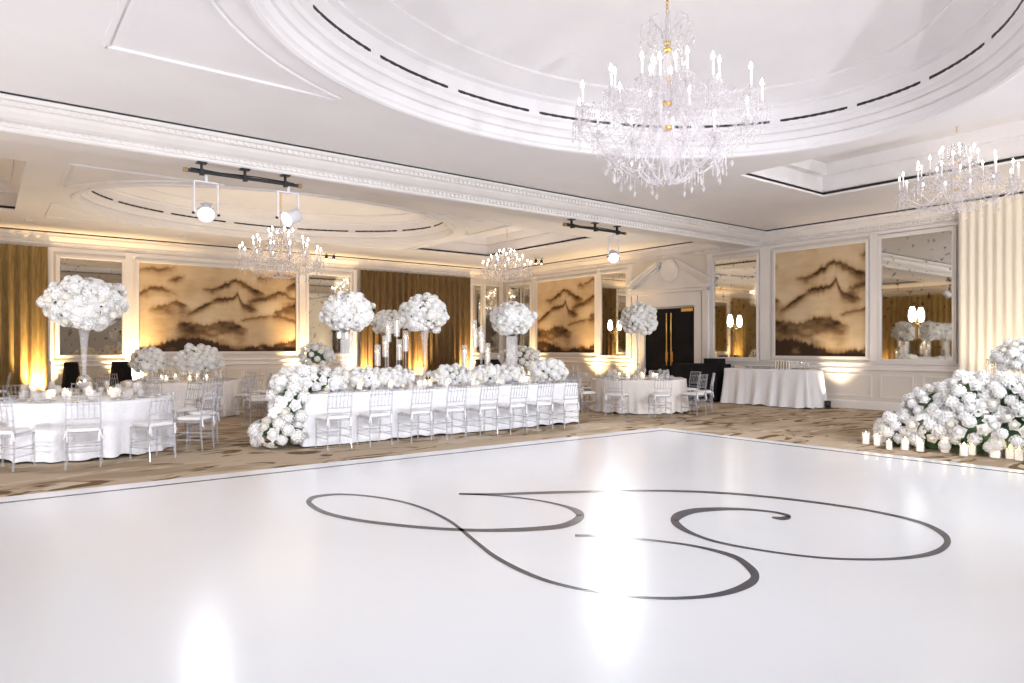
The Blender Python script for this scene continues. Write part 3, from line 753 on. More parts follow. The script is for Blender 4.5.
# ------------------------------------------------------------------ tableware
G = {}
G['glass'] = MB().lathe([(.035,0),(.035,.004),(.006,.012),(.005,.09),(.03,.115),(.042,.15),(.04,.19),(.035,.215)], seg=12, capt=False).mesh('wine_glass', M['glass'], True)
G['tumbler'] = MB().lathe([(.028,0),(.034,.003),(.04,.11),(.037,.11),(.031,.01),(.001,.01)], seg=12, capt=False).mesh('tumbler', M['glass'], True)
G['plate'] = MB().lathe([(.09,0),(.10,.004),(.155,.016),(.16,.018),(.155,.02),(.10,.009),(.001,.008)], seg=24, capt=False).mesh('charger', M['china'], True)
G['rim'] = MB().lathe([(.154,.0205),(.162,.0205),(.162,.0175)], seg=24, capb=False, capt=False).mesh('rim', M['gold_rim'])
G['napkin'] = MB().box((0,0,.012), (.10,.24,.008)).box((0,0,.019), (.095,.232,.006)).mesh('napkin', M['napkin'])
G['cup'] = MB().lathe([(.034,0),(.04,.003),(.042,.10),(.039,.10),(.036,.008),(.001,.008)], seg=12, capt=False).mesh('votive_cup', M['glass'], True)
G['wax'] = MB().lathe([(.030,.009),(.031,.055),(.026,.06),(.001,.058)], seg=10, capt=False).mesh('candle', M['wax'], True)
G['flame'] = MB().lathe([(.001,.06),(.009,.07),(.007,.085),(.001,.102)], seg=8, capb=False, capt=False).mesh('flame', M['flame'], True)
def wine_glass(p, label, group, kind='glass'): return tag(place('wine_glass' if kind == 'glass' else 'tumbler', G[kind], None, p), label, 'glass', group)
def plate(p, label, group, rz=0):
    t = thing('charger_plate', label, 'plate', p, rz, group); place('dish', G['plate'], t); place('rim', G['rim'], t); return t
def votive(p, label, group, s=1.0):
    t = thing('votive_candle', label, 'candle', p, 0, group); t.scale = (s,s,s)
    place('cup', G['cup'], t); c = place('candle', G['wax'], t); place('flame', G['flame'], c); return t
def set_round(c, h, R, n, off, tname, plates=True, ng=2, nv=6, skip=()):
    base = math.atan2(-c[1], -c[0])
    for k in range(n):
        a = base+math.radians(off)+2*PI*k/n; ca, sa = math.cos(a), math.sin(a)
        if plates:
            pr = R-.22; p = (c[0]+pr*ca, c[1]+pr*sa, h)
            plate(p, f'gold-rimmed charger plate set on the {tname}', f'charger plates on the {tname}', a)
            tag(place('napkin', G['napkin'], None, (p[0], p[1], h+.009), a+PI/2), f'folded grey napkin on a charger plate of the {tname}', 'napkin', f'napkins on the {tname}')
        for g in range(ng):
            b = a+(.10, .26, .18)[g]/R; gr = R-(.43, .40, .53)[g]
            wine_glass((c[0]+gr*math.cos(b), c[1]+gr*math.sin(b), h), f'clear {"stemmed wine glass" if g == 0 else "tumbler"} standing on the {tname}', f'{"wine glasses" if g == 0 else "tumblers"} on the {tname}', 'glass' if g == 0 else 'tumbler')
    for k in range(nv):
        a = base+2*PI*(k+.3)/nv; vr = R*.36+.05*(k % 2)
        votive((c[0]+vr*math.cos(a), c[1]+vr*math.sin(a), h), f'lit votive candle in a clear cup on the {tname}', f'votive candles on the {tname}', 1.25)

# ------------------------------------------------------------------ round tables
TH = .775
def round_table(c, R, n, off, tname, clothm, amp=.035, seed=0, pull=.38, **kw):
    table_under('round_table', f'round banquet table hidden under the cloth of the {tname}', (c[0],c[1],0), 0, float(R), 'round banquet tables', TH-.01)
    cloth(f'floor-length {"white" if clothm == "cloth" else "ivory"} tablecloth on the {tname}', 'tablecloth', 'round tablecloths', (c[0],c[1],0), 0, round_path(R), TH, M[clothm], 19, amp, seed=seed, flare=.03)
    ring_chairs(c, R+pull, n, off, tname, f'acrylic chairs at the {tname}')
    set_round(c, TH, R, n, off, tname, **kw)
T1 = (1.18, 11.83); T2 = (3.55, 16.7); T3 = (12.5, 11.3); T4 = (8.4, 16.3); T5 = (5.55, 13.95); T6 = (11.5, 14.5); T7 = (-1.0, 20.2)
N1 = 'far left round table'; N2 = 'round table by the wide mural'; N3 = 'round table by the black doors'
N4 = 'round table by the bronze curtain'; N5 = 'round table behind the cascade'; N6 = 'round table behind the long table'; N7 = 'round table by the gold curtain'
round_table(T1, 1.15, 12, 0, N1, 'cloth', .04, 1, nv=9, ng=3, pull=.44)
round_table(T2, 1.22, 10, 18, N2, 'cloth_warm', .03, 2, nv=6, ng=3)
round_table(T3, 1.12, 10, 18, N3, 'cloth_warm', .03, 3, nv=7, ng=3)
round_table(T4, 1.0, 8, 22.5, N4, 'cloth_warm', .03, 4, pull=.27, plates=False, ng=1, nv=5)
round_table(T5, .95, 8, 22.5, N5, 'cloth_warm', .03, 5, pull=.27, plates=False, ng=1, nv=4)
round_table(T6, .95, 8, 22.5, N6, 'cloth_warm', .03, 6, pull=.27, plates=False, ng=1, nv=4)
round_table(T7, 1.0, 8, 0, N7, 'cloth_warm', .03, 7, pull=.27, plates=False, ng=1, nv=3)
tall_centerpiece('tall domed white flower centrepiece on the large round table at far left', (*T1, TH), 2.15, .46, 98, .105, 'globe', .76)
tall_centerpiece('tall white flower ball on the round table by the black doors', (*T3, TH), 2.19, .39, 92, .09, 'trumpet', .86)
tall_centerpiece('smaller tall flower ball on the round table before the bronze curtain', (*T4, TH), 2.17, .36, 80, .09, 'trumpet', .8)
compote('loose cream flower arrangement on the left of the round table before the mural', (T2[0]-.62, T2[1]+.35, TH), 1.2, (.34,.34,.28), 66, .09)
compote('dense white flower arrangement on the right of the round table before the mural', (T2[0]+.30, T2[1]-.10, TH), 1.20, (.44,.44,.32), 86, .095, (.4,.55,.05))
compote('airy white arrangement on a stemmed vase behind the floral cascade', (T5[0], T5[1], TH), 1.33, (.34,.34,.26), 42, .075)
compote('white arrangement on a stemmed vase behind the right end of the long table', (T6[0]-.1, T6[1], TH), 1.22, (.50,.50,.30), 60, .085)
compote('low white flowers on the round table beside the gold curtain', (T7[0], T7[1], TH), 1.1, (.3,.3,.24), 30, .08)

# ------------------------------------------------------------------ long head table
LX0, LX1, LY0, LY1, LH = 3.84, 9.42, 10.10, 11.75, .80
lc = ((LX0+LX1)/2, (LY0+LY1)/2, 0)
table_under('banquet_table', 'long banquet table hidden under its white floor-length cloth', lc, 0, (LX1-LX0-.02, LY1-LY0-.02), None, LH-.01)
cloth('white floor-length cloth over the long head table', 'tablecloth', None, lc, 0, rect_path(LX1-LX0, LY1-LY0), LH, M['cloth'], 34, .008, seed=8, flare=.03)
CXS = [4.16, 4.82, 5.52, 6.18, 6.84, 7.49, 8.13, 8.74]
for k, x in enumerate(CXS):
    make_chair(f'clear acrylic chair, {ORD[k]} from the left along the front of the long table', (x, 9.78+random.uniform(-.02,.03), 0), random.uniform(-.05,.05), 'chairs along the long table')
    make_chair(f'clear acrylic chair, {ORD[k]} from the left along the back of the long table', (x+.05, 12.08, 0), PI+random.uniform(-.05,.05), 'chairs along the long table')
make_chair('clear acrylic chair at the right end of the long table', (9.62, 10.85, 0), PI/2, 'chairs along the long table')
for k, x in enumerate(CXS):
    for y, rz, w in ((LY0+.20, 0, 'front'), (LY1-.20, PI, 'back')):
        plate((x,y,LH), f'gold-rimmed plate, {ORD[k]} from the left along the {w} of the long table', 'charger plates on the long table', rz)
        tag(place('napkin', G['napkin'], None, (x,y,LH+.009), rz), f'folded grey napkin, {ORD[k]} from the left along the {w} of the long table', 'napkin', 'napkins on the long table')
        s = 1 if w == 'front' else -1
        wine_glass((x+.20*s, y+.17*s, LH), 'clear stemmed wine glass on the long table', 'wine glasses on the long table')
        wine_glass((x+.30*s, y+.12*s, LH), 'clear tumbler on the long table', 'tumblers on the long table', 'tumbler')
for k in range(26):
    x = LX0+.55+k*.19; y = LY0+.52+.14*((k*7) % 3); 
    votive((x, y, LH), 'lit votive candle in a clear cup among the long table flowers', 'votive candles on the long table', 1.3)
LYM = (LY0+LY1)/2
tall_centerpiece('tall white flower ball nearest the left end of the long table', (4.9, LYM, LH), 2.11, .37, 98, .092, 'square', .82)
tall_centerpiece('tall white flower ball in the middle of the long table', (6.38, LYM, LH), 2.12, .385, 98, .092, 'trumpet', .80)
tall_centerpiece('tall white flower ball nearest the right end of the long table', (8.38, LYM, LH), 2.08, .37, 94, .092, 'square', .82)
low = [(5.15, .36, .16, 30, 'low white flowers beneath the leftmost tall ball of the long table'), (5.72, .34, .15, 28, 'low white flowers beneath the left candle cluster of the long table'),
       (6.90, .40, .16, 28, 'low white flowers right of the middle tall ball of the long table'), (7.70, .36, .17, 30, 'low white flowers beneath the right candle cluster of the long table'),
       (8.22, .30, .15, 26, 'low white flowers beneath the last tall ball of the long table')]
for x, r, rz, n, lab in low:
    compote(lab, (x, LYM-.12, LH), LH+.19, (r,.24,rz), n+22, .078, (.6,.3,.1), 'low flowers on the long table', False)
compote('full hydrangea arrangement closing the right end of the long table', (9.05, LYM-.35, LH), LH+.22, (.36,.30,.22), 44, .085, (.2,.8,0), None, False)
compote('small white flower cluster near the left end of the long table', (4.55, LYM-.25, LH), LH+.18, (.2,.2,.16), 20, .07, (.6,.3,.1), 'low flowers on the long table', False)
# tall taper candles in glass cylinders
def taper(p, h, cyl, label, group):
    t = thing('taper_candle', label, 'candle', p, 0, group)
    MB().lathe([(.05,0),(.05,.012),(.012,.03),(.010,h-.26),(.02,h-.25),(.02,h-.23)], seg=10).build('candle_holder', M['glass'], t, True)
    c = MB().lathe([(.012,h-.24),(.011,h),(.001,h+.002)], seg=8).build('candle', M['wax'], t, True)
    MB().lathe([(.001,h),(.008,h+.012),(.001,h+.045)], seg=6, capb=False, capt=False).build('flame', M['flame'], c, True)
    if cyl: MB().lathe([(.055,h-.24),(.055,h+.14),(.052,h+.14),(.052,h-.24)], seg=12, capb=False, capt=False).build('chimney', M['glass'], t, True)
for cx, sets, nm in ((5.80, [(-.16,.05,.62),(-.07,-.08,.78),(.06,.06,1.05),(.17,-.06,1.15),(.28,.05,.72),(.34,-.08,.88)], 'left'), (7.76, [(-.28,0,.62),(-.2,.12,.50),(-.1,-.1,.95),(0,.08,1.12),(.05,-.12,.85),(.14,.05,.98),(.24,-.05,.66),(.32,.08,.55)], 'right')):
    for k, (dx, dy, h) in enumerate(sets):
        taper((cx+dx, LYM+.35+dy, LH), h, True, f'tall taper candle, {ORD[k]} from the left in the {nm} cluster on the long table', 'taper candles on the long table')
tag(MB().lathe([(.04,0),(.045,.01),(.045,.14),(.018,.20),(.016,.28),(.001,.28)], seg=14).build('amber_bottle', M['amber'], None, True, (9.0, LY0+.3, LH)), 'small amber bottle near the right end of the long table', 'bottle')

# floral cascade over the left end of the long table
cas = thing('floral_cascade', 'white floral cascade spilling off the left end of the long table', 'flower arrangement', (3.78, 10.42, 0))
P = []
P += ell_pts((.32,.22,.96), (.50,.36,.22), 40, -.4, .08, 3, 1.12)
P += ell_pts((-.06,.0,.62), (.26,.34,.34), 34, -1, .08, 1, 1.1)
P += ell_pts((-.20,-.06,.24), (.38,.40,.24), 42, -1, .08, 2, 1.1)
P = [p for p in P if p[0].z > .05 and p[1].y < .75]
bunch(cas, P[:100], .105, (.5,.38,.12), [((.32,.22,.96),(.36,.26,.14)),((-.06,.0,.62),(.17,.24,.26)),((-.2,-.06,.24),(.28,.30,.16))], 60, .09)
for k, (x, y, z) in enumerate([(-.12,-.18,.80),(-.22,-.24,.72),(-.32,-.30,.63),(-.42,-.34,.56),(-.05,.0,.95),(-.16,.02,1.0)]):
    place('blossom', ORC[k % 2], cas, (x,y,z), (1.2+random.uniform(-.4,.4), .2, -.8), .085)

# ------------------------------------------------------------------ floral bank and candles at right
bank = thing('floral_bank', 'wide bank of white flowers on the floor before the cream drape', 'flower arrangement', (11.42, 3.8, 0))
blobs = [((-.05,.95,.16),(.42,.42,.30)),((.12,.62,.50),(.38,.42,.42)),((-.15,.45,.22),(.42,.45,.34)),((.08,.15,.66),(.40,.42,.44)),((-.2,-.1,.28),(.42,.5,.36)),((.1,-.35,.66),(.40,.42,.42)),
         ((-.2,-.6,.3),(.42,.45,.36)),((.0,-.8,.54),(.42,.45,.42)),((-.2,-1.05,.28),(.42,.5,.36)),((0,-1.35,.5),(.42,.45,.42)),((-.15,-1.7,.3),(.42,.45,.38)),((.05,-1.95,.45),(.42,.45,.42))]
P = []
for i, (c, rr) in enumerate(blobs):
    for p, dd in ell_pts(c, rr, 48, -.35, .10):
        if dd.x > .35 or p.z < .06: continue
        if any(((p.x-c2[0])/r2[0])**2+((p.y-c2[1])/r2[1])**2+((p.z-c2[2])/r2[2])**2 < .62 for j, (c2, r2) in enumerate(blobs) if j != i): continue
        P.append((p, dd))
P += [(Vector((-.40,1.18,.20)), Vector((-.5,.8,.3))), (Vector((-.24,1.27,.26)), Vector((-.5,.8,.3)))]
P.sort(key=lambda q: (q[1].x*.6+q[1].y*.1-q[1].z*.1)+max(0, -1.2-q[0].y)*2)     # the ones facing the dance floor first
print('bank blossoms', len(P))
bunch(bank, P[:100], .10, (.45,.5,.05), [(c,(q[0]*.72,q[1]*.72,q[2]*.72)) for c, q in blobs], 80, .10)
rest = MB()
for p, dd in P[100:]:
    me = random.choice(ROSE+HYD); e = dd.to_track_quat('Z','Y').to_matrix(); k = .10*random.uniform(.85,1.15)
    rest.add([p+e @ (v.co*k) for v in me.vertices], [tuple(q.vertices) for q in me.polygons])
rest.build('blossoms', M['petal'], bank)['kind'] = 'stuff'
tname = 'sweetheart table behind the floral bank'
table_under('sweetheart_table', 'small rectangular table hidden under the cloth behind the floral bank', (12.4, 2.9, 0), 0, (.8, 2.2), None, TH-.01)
cloth('ivory cloth on the small table behind the floral bank', 'tablecloth', None, (12.4, 2.9, 0), 0, rect_path(.8, 2.2), TH, M['cloth_warm'], 22, .02, seed=12)
compote('white arrangement on a stemmed vase above the floral bank', (12.2, 3.42, TH), 1.36, (.40,.40,.24), 66, .085, (.5,.45,.05))
for k, (x, y, h) in enumerate([(12.15, 3.9, .42),(12.12, 3.8, .50)]):
    taper((x, y, TH), h, True, f'{["outer","inner"][k]} taper candle in a clear holder beside the arrangement above the floral bank', 'taper candles behind the floral bank')
PW = MB().lathe([(.045,.012),(.046,.15),(.04,.155),(.001,.15)], seg=14, capt=False).mesh('candle', M['wax'], True)
PC = MB().lathe([(.055,0),(.06,.004),(.06,.19),(.056,.19),(.055,.01),(.001,.01)], seg=16, capt=False).mesh('cup', M['glass'], True)
PF = MB().lathe([(.001,.15),(.011,.165),(.008,.185),(.001,.21)], seg=8, capb=False, capt=False).mesh('flame', M['flame'], True)
for k, (px, py, s) in enumerate([(866,444.5,1),(877,446,.9),(889,450,.75),(905,450.5,.95),(920,452,.95),(945,453,1.05),(964,456.5,.95),(972,455.5,.9),(995,458.5,1.2),(1010,459.5,.95),(1019,461,1.0)]):
    p = pix(px, py); t = thing('pillar_candle', f'white pillar candle in clear glass, {(ORD+["eleventh"])[k]} from the left before the floral bank', 'candle', p, 0, 'pillar candles before the floral bank'); t.scale = (s,s,s)
    place('cup', PC, t); c = place('candle', PW, t); place('flame', PF, c)

# ------------------------------------------------------------------ draped bars and service tables
table_under('bar_table', 'bar table hidden under the white drape below the mural', (16.4, 10.2, 0), 0, (.78, 2.36), None, .94)
cloth('white wrinkled drape over the bar table below the mural', 'tablecloth', None, (16.4, 10.2, 0), 0, rect_path(.8, 2.4), .955, M['cloth'], 17, .05, seed=14, flare=.10)
for k, y in enumerate((9.95, 9.80, 9.65)):
    t = thing('canister', f'amber and white striped canister, {ORD[k]} from the left on the white bar table', 'canister', (16.25, y, .955), 0, 'canisters on the bar table'); t.scale = (1.15, 1.15, 1.25)
    MB().lathe([(.045,0),(.05,.01),(.05,.17),(.04,.18),(.001,.18)], seg=14).build('body', M['china'], t, True)
    for a in range(4): MB().box((.05*math.cos(a*PI/2+.5), .05*math.sin(a*PI/2+.5), .09), (.012,.03,.15), a*PI/2+.5).build('stripe', M['amber'], t)
for k, y in enumerate((9.55,9.47,9.39,9.31,9.23,9.15)):
    wine_glass((16.25+.06*(k % 2), y, .955), 'clear stemmed glass at the right end of the white bar table', 'glasses on the bar table')
for k, (y, lab) in enumerate(((10.95, 'dark flat tray at the left end of the white bar table'), (10.45, 'dark flat tray left of the canisters on the white bar table'))):
    t = thing('tray', lab, 'tray', (16.3, y, .955)); MB().box((0,0,.01), (.30,.36,.02)).build('base', M['stone'], t)
    mb = MB()
    for c, dd in (((.15,0,.03),(.01,.37,.05)),((-.15,0,.03),(.01,.37,.05)),((0,.18,.03),(.30,.01,.05)),((0,-.18,.03),(.30,.01,.05))): mb.box(c, dd)
    mb.build('tray_rim', M['silver'], t)
table_under('bar_table', 'bar table hidden under the black drape by the black doors', (16.5, 12.52, 0), 0, (.7, 1.5), None, 1.03)
cloth('black drape over the bar table by the black doors', 'tablecloth', None, (16.5, 12.52, 0), 0, rect_path(.74, 1.56), 1.05, M['black_cloth'], 13, .02, seed=15)
def crate(label, loc, d3):
    t = thing('equipment_case', label, 'case', loc); MB().box((0,0,d3[2]/2), d3).build('body', M['black_cloth'], t)
    MB().box((0,0,d3[2]+.008), (d3[0]+.01, d3[1]+.01, .016)).build('lid', M['black'], t)
crate('low black case on the right end of the black-draped bar', (16.5, 12.05, 1.05), (.34,.48,.14))
for x, R_, lab in ((1.92, .17, 'black-draped high table left of the far left tall vase, below the mirror'), (3.12, .24, 'black-draped high table right of the left mirror, below the mural edge')):
    cloth(lab, 'table', None, (x, 22.25, 0), 0, round_path(R_, 72), 1.12, M['black_cloth'], 9, .012, 'high_table', .10, .005, int(x*9))
table_under('service_table', 'service table hidden under black cloth in the room corner', (16.1, 22.35, 0), 0, (1.0, .7), None, 1.02)
cloth('black cloth over the service table in the room corner', 'tablecloth', None, (16.1, 22.35, 0), 0, rect_path(1.04, .74), 1.04, M['black_cloth'], 11, .02, seed=17)
def uplight(label, x, y, ax):
    t = thing('wall_or_fill_washer', label, 'floor lamp', (x, y, 0), 0, 'floor lamps washing the walls')  # wall washers and the added ceiling fill lamps share this body
    MB().box((0,0,.012), (.16,.16,.024)).bar((-.085,0,.02), (-.085,0,.13), .012, .04).bar((.085,0,.02), (.085,0,.13), .012, .04).build('yoke', M['black'], t)
    MB().lathe([(.05,.03),(.07,.05),(.075,.19),(.065,.19),(.06,.15),(.001,.14)], seg=14, capt=False).build('housing', M['black'], t, True)
for k, (x, y) in enumerate(UPS): uplight(f'small black floor lamp washing the back wall, {ORD[k]} from the left', x, y, 0)
for k, (x, y, *_) in enumerate(FILL_C): uplight(f'added floor lamp as ceiling fill light, {ORD[k]} along the side behind the camera', x, y, 0)  # bodies for the added ceiling fill lamps
for k, (x, y) in enumerate(FILL_D): uplight(f'added floor lamp as far ceiling fill light, {ORD[k]} from the left wall', x, y, 0)  # bodies for the fill lamps added in the far bay
for k, (x, y) in enumerate(UPS_B): uplight(f'small black floor lamp washing the right wall, {ORD[k]} from the room corner', x, y, 0)

# ------------------------------------------------------------------ stage lamps on pipes under the beam
def pipe(label, x0, x1, z):
    t = thing('lighting_bar', label, 'light bar', (x0, 11.16, z))
    L = x1-x0
    MB().tube([(0,0,0),(L,0,0)], .027, 10).build('pipe', M['black'], t)
    MB().tube([(-.01,0,0),(.05,0,0)], .036, 10).tube([(L-.05,0,0),(L+.01,0,0)], .036, 10).build('end_cap', M['amber'], t)
    for x in (.25, L*.5, L-.25): MB().bar((x,.03,-.03), (x,.03,H-.40-z), .03, .05).box((x,.0,-.005), (.06,.09,.085)).box((x,.03,H-.41-z), (.14,.12,.02)).build('hanger', M['black'], t)
    MB().tube([(0.1,.05,.05),(L*.3,.05,.035),(L*.6,.05,.055),(L-.1,.05,.04)], .01, 6).build('cable', M['black'], t)
    return t
pipe('long black lighting bar with two white lamps under the beam at left', 2.39, 4.17, 4.17)
pipe('black lighting bar with one white lamp under the beam at right', 9.98, 11.9, 4.17)
def par(label, loc, target, bar_z=4.17):
    t = thing('stage_lamp', label, 'stage lamp', (loc[0], loc[1], bar_z-.03), 0, 'white stage lamps under the beam')
    q = Vector((0, 0, loc[2]-(bar_z-.03))); d = (Vector(target)-Vector(loc)).normalized(); R = d.to_track_quat('Z', 'Y').to_matrix().to_4x4()
    yk = MB(); top = Vector((0,0,0)); x = Vector((1,0,0))
    yk.bar((0,0,.0), (0,0,-.1), .04); yk.bar((-.17,0,-.1), (.17,0,-.1), .03, .02); yk.bar((-.17,0,-.1), (-.17,0,q.z), .02, .03); yk.bar((.17,0,-.1), (.17,0,q.z), .02, .03)
    yk.build('yoke', M['white_plastic'], t)
    hb = MB().lathe([(.06,-.30),(.11,-.26),(.12,-.1),(.145,.0),(.15,.05),(.14,.05),(.135,.0)], seg=20, capt=False)
    for a in range(8): hb.box((.125*math.cos(a*PI/4), .125*math.sin(a*PI/4), -.18), (.02,.015,.14), a*PI/4)
    hb.v = [tuple(R @ (Vector(v)*.86)+q) for v in hb.v]; hb.build('housing', M['white_plastic'], t, True)
    ln = MB().lathe([(.132,.015),(.09,.032),(.001,.038)], seg=20, capb=True, capt=False); ln.v = [tuple(R @ (Vector(v)*.86)+q) for v in ln.v]; ln.build('lens', M['lens'], t, True)
    for s in (-1, 1): MB().tube([(s*.165,0,q.z),(s*.20,0,q.z)], .02, 8).build('knob', M['black'], t)
def back(l, tgt, k=.1):
    v = (Vector(l)-Vector(tgt)).normalized()*k; return tuple(Vector(l)+v)
for (l, tgt), lab in zip(PAR, ('lit white stage lamp on the left half of the left lighting bar', 'lit white stage lamp on the right end of the left lighting bar', 'lit white stage lamp hanging from the right lighting bar')):
    par(lab, back(l, tgt), tgt)
def twin(label, x, y, z=H):
    t = thing('ceiling_spotlight', label, 'spotlight', (x, y, z))
    MB().box((0,0,-.02), (.36,.05,.04)).build('track', M['white_plastic'], t)
    for s in (-1,1):
        hd = MB().tube([(s*.13,0,-.04),(s*.13,0,-.09)], .012, 6).lathe([(.035,-.22),(.05,-.2),(.05,-.09),(.03,-.08)], (s*.13,0,0), 12).build('lamp_head', M['black'], t)
        MB().lathe([(.033,-.224),(.001,-.228)], (s*.13,0,0), 10).build('lens', M['bulb'], hd)
twin('small twin ceiling spotlight above the wide mural', 9.3, 22.2); twin('small twin ceiling spotlight above the far right wall mural', 15.7, 18.9); 
for (x, y, z), lab in (((8.9, 4.4, 5.69), 'round smoke detector in the oval dome right of the big chandelier'), ((.9, 21.1, H), 'round smoke detector on the ceiling above the gold curtain'), ((4.6, 21.5, H), 'round smoke detector on the ceiling above the wide mural')):
    t = thing('smoke_detector', lab, 'smoke detector', (x, y, z)); MB().lathe([(.075,0),(.075,-.02),(.05,-.045),(.001,-.05)], seg=18).build('body', M['white_plastic'], t, True)
    MB().lathe([(.055,-.028),(.058,-.033),(.05,-.036)], seg=18).build('vent_ring', M['napkin'], t)

# ------------------------------------------------------------------ crystal chandeliers
def bead_line(mb, pts, r):
    for p in pts: mb.octa(p, r, r*1.25)
def arm_set(r, zr, zc, dip, ch, candle=True, lush=1.0):
    """meshes of one arm along +x: root at (0.08, zr), dips, ends in a cup at (r, zc)"""
    P = spline([(.07,0,zr),(r*.28,0,zr-.02*r),(r*.55,0,zc-dip),(r*.82,0,zc-dip*.75),(r*.99,0,zc-dip*.2),(r,0,zc)], 4)
    a = MB().tube(P, .0135, 6)
    a.lathe([(.012,zc-.05),(.02,zc-.03),(.075,zc),(.085,zc+.014),(.02,zc+.012),(.022,zc+.05),(.034,zc+.065),(.001,zc+.06)], (r,0,0), 12)
    a = a.mesh('arm', M['crystal'], True)
    d = MB()
    for k in range(8):
        t = 2*PI*k/8; x, y = r+.08*math.cos(t), .08*math.sin(t)
        L = (.10 if k % 2 else .16)*lush
        bead_line(d, [(x,y,zc-.01-j*.03) for j in range(int(L/.03))], .010)
        d.octa((x,y,zc-L-.03), .014, .04)
    d = d.mesh('crystal_fringe', M['crystal'])
    e = MB().octa((r,0,zc-.28*lush), .024, .055); bead_line(e, [(r,0,zc-.06-j*.032) for j in range(6)], .012)
    f = MB(); q = P[len(P)//2]; bead_line(f, [(q[0],0,q[2]-.03-j*.03) for j in range(4)], .011); f.octa((q[0],0,q[2]-.19), .022, .05)
    d = [d, e.mesh('pendant', M['crystal']), f.mesh('pendant', M['crystal'])]
    c = MB().lathe([(.015,zc+.06),(.0155,zc+.06+ch),(.004,zc+.062+ch)], (r,0,0), 8).mesh('candle', M['sleeve'], True) if candle else None
    b = MB().lathe([(.005,zc+.06+ch),(.016,zc+.08+ch),(.018,zc+.097+ch),(.010,zc+.125+ch),(.001,zc+.15+ch)], (r,0,0), 8, True, False).mesh('bulb', M['bulb'], True) if candle else None
    return a, d, c, b
def swag_mesh(p, q, sag, n, r):
    mb = MB(); p, q = Vector(p), Vector(q)
    for i in range(n+1):
        t = i/n; v = p.lerp(q, t); v.z -= sag*4*t*(1-t); mb.octa(v, r*(1.3 if i % 4 == 0 else 1), r*1.5)
    return mb.mesh('swag', M['crystal'])
def chandelier_kit(tiers, stem, crown, body):
    K = {'tiers': [], 'swags': []}
    for n, r, zr, zc, dip, ch, cd, ph in tiers: K['tiers'].append((n, ph, arm_set(r, zr, zc, dip, ch, cd)))
    K['stem'] = MB().lathe(stem, seg=16).mesh('stem', M['crystal'], True)
    m = MB()
    for z, r in body: m.lathe([(r*.5,z-.03),(r,z-.015),(r,z+.015),(r*.5,z+.03)], seg=12)
    K['collar'] = m.mesh('collar', M['gold'], True)
    zc, rc = crown; K['crown'] = MB().tube([(.03,0,zc-.12),(.10,0,zc+.06),(rc*.6,0,zc+.17),(rc*.95,0,zc+.10),(rc,0,zc-.02),(rc*.8,0,zc-.10),(rc*.62,0,zc-.05),(rc*.68,0,zc+.02)], .011, 6).octa((rc,0,zc-.12), .018, .05).mesh('crown_scroll', M['crystal'], True)
    K['ncrown'] = 8
    for (n, r, zr, zt, dip, ch, cd, ph), nx in zip(tiers, list(tiers[1:])+[None]):
        top = (.05, 0, zc-.12) if nx is None else (nx[1]*.9, 0, nx[3])
        K['swags'].append((n, ph, swag_mesh((r,0,zt-.02), top if nx else (rc*.5,0,zc-.05), .12, 20, .011)))
        a = 2*PI/n; K['swags'].append((n, ph, swag_mesh((r,0,zt-.02), (r*math.cos(a), r*math.sin(a), zt-.02), .13*min(1, r), max(8, int(r*16)), .010)))
    # bottom bowl of strands
    zb = min(p[1] for p in stem); lowr, lowz = tiers[0][1]*.55, tiers[0][3]-tiers[0][4]
    K['bowl'] = swag_mesh((lowr,0,lowz), (.04,0,zb+.02), .08, 16, .013)
    return K
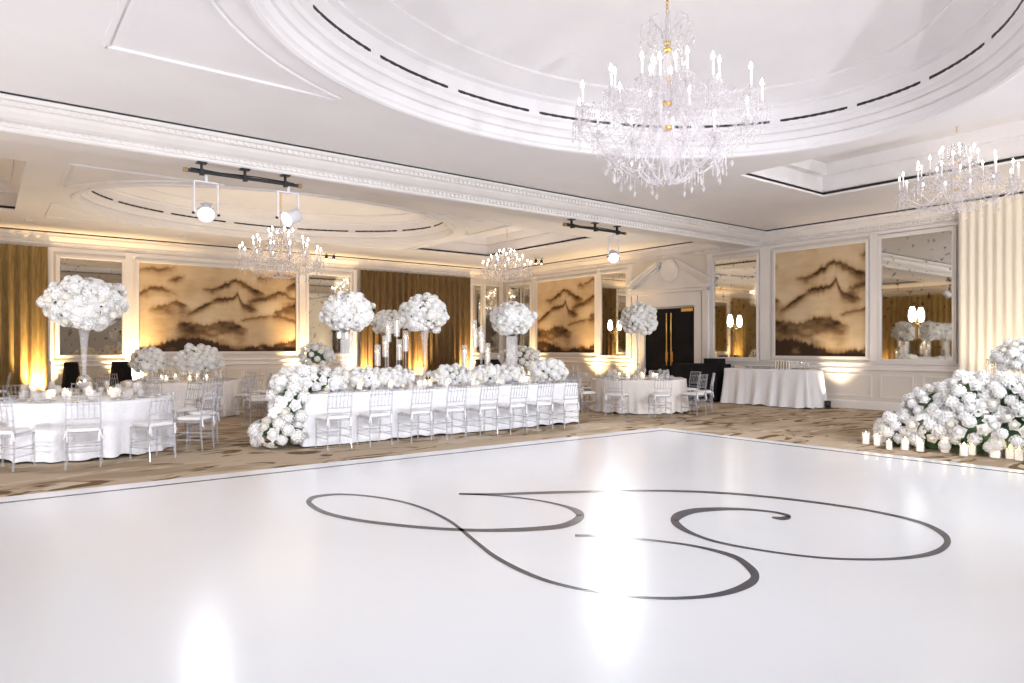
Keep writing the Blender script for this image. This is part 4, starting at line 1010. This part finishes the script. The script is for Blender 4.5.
def build_chandelier(K, label, loc, hang, group, s=1.0):
    t = thing('chandelier', label, 'chandelier', loc, 0, group); t.scale = (s,s,s)
    place('stem', K['stem'], t); place('collar', K['collar'], t)
    for n, ph, (a, d, c, b) in K['tiers']:
        for k in range(n):
            ang = 2*PI*k/n+ph; A = place('arm', a, t, None, ang)
            for nm, q in zip(('crystal_fringe', 'pendant', 'pendant'), d): place(nm, q, A)
            if c: C_ = place('candle', c, A); place('bulb', b, A)
    for k in range(8): place('crown_scroll', K['crown'], t, None, 2*PI*k/8)
    for n, ph, m in K['swags']:
        for k in range(n):
            place('swag', m, t, None, 2*PI*k/n+ph)
            if len(K['swags']) > 6 or n > 8: place('swag', m, t, None, 2*PI*(k+.5)/n+ph)
    for k in range(14): place('swag', K['bowl'], t, None, 2*PI*k/14+.1)
    ch = MB(); z = hang[0]
    i = 0
    while z < hang[1]-.03:
        lk = [(.018*math.cos(a), 0, .03*math.sin(a)) if i % 2 else (0, .018*math.cos(a), .03*math.sin(a)) for a in [2*PI*j/8 for j in range(9)]]
        ch.tube([(x,y,zz+z+.025) for x,y,zz in lk], .005, 5); z += .046; i += 1
    ch.build('chain', M['gold'], t)
    MB().lathe([(.001,hang[1]-.05),(.04,hang[1]-.045),(.09,hang[1]-.015),(.10,hang[1])], seg=16).build('ceiling_canopy', M['gold'], t, True)
    return t
# big one: local z = world z - 3.27
BIG = chandelier_kit(
    [(8,.62,.70,.30,.16,.2,False,.2), (12,1.03,.80,.76,.42,.17,True,0.1), (8,.62,.98,.98,.28,.17,True,.25), (5,.22,1.15,1.12,.12,.15,True,.5)],
    [(.001,.02),(.03,.04),(.05,.1),(.03,.16),(.10,.24),(.15,.34),(.12,.44),(.05,.52),(.04,.6),(.10,.68),(.12,.76),(.06,.84),(.035,.9),(.07,1.0),(.04,1.08),(.05,1.2),(.03,1.3),(.045,1.4),(.02,1.5),(.04,1.62),(.015,1.75),(.03,1.85),(.01,1.95)],
    (1.72,.30), [(.62,.06),(.9,.055),(1.16,.05),(1.52,.05),(1.60,.04)])
build_chandelier(BIG, 'largest crystal chandelier hanging from the oval dome over the dance floor', (6.08, 5.07, 3.36), (1.95, (5.69-3.36)/.97), 'crystal chandeliers', .97)
SML = chandelier_kit(
    [(14,.98,.40,.42,.30,.22,True,0.1), (10,.66,.52,.68,.24,.2,True,.25), (6,.30,.72,.92,.18,.18,True,.5)],
    [(.001,0),(.03,.02),(.06,.08),(.12,.16),(.15,.26),(.10,.36),(.05,.44),(.08,.52),(.05,.62),(.03,.7),(.06,.8),(.03,.9),(.04,1.0),(.02,1.12),(.03,1.2),(.01,1.3)],
    (1.12,.16), [(.42,.06),(.66,.05),(.96,.045)])
build_chandelier(SML, 'crystal chandelier under the far oval dome, before the wide mural', (6.02, 17.5, 3.30), (1.3, 5.58-3.30), 'crystal chandeliers')
build_chandelier(SML, 'crystal chandelier over the cream drape at the right', (12.9, 4.62, 3.80), (1.3/.85, (H+.66-3.80)/.85), 'crystal chandeliers', .85)
build_chandelier(SML, 'small crystal chandelier near the far room corner', (13.0, 17.2, 3.60), (1.3/.78, (H+.66-3.60)/.78), 'crystal chandeliers', .78)
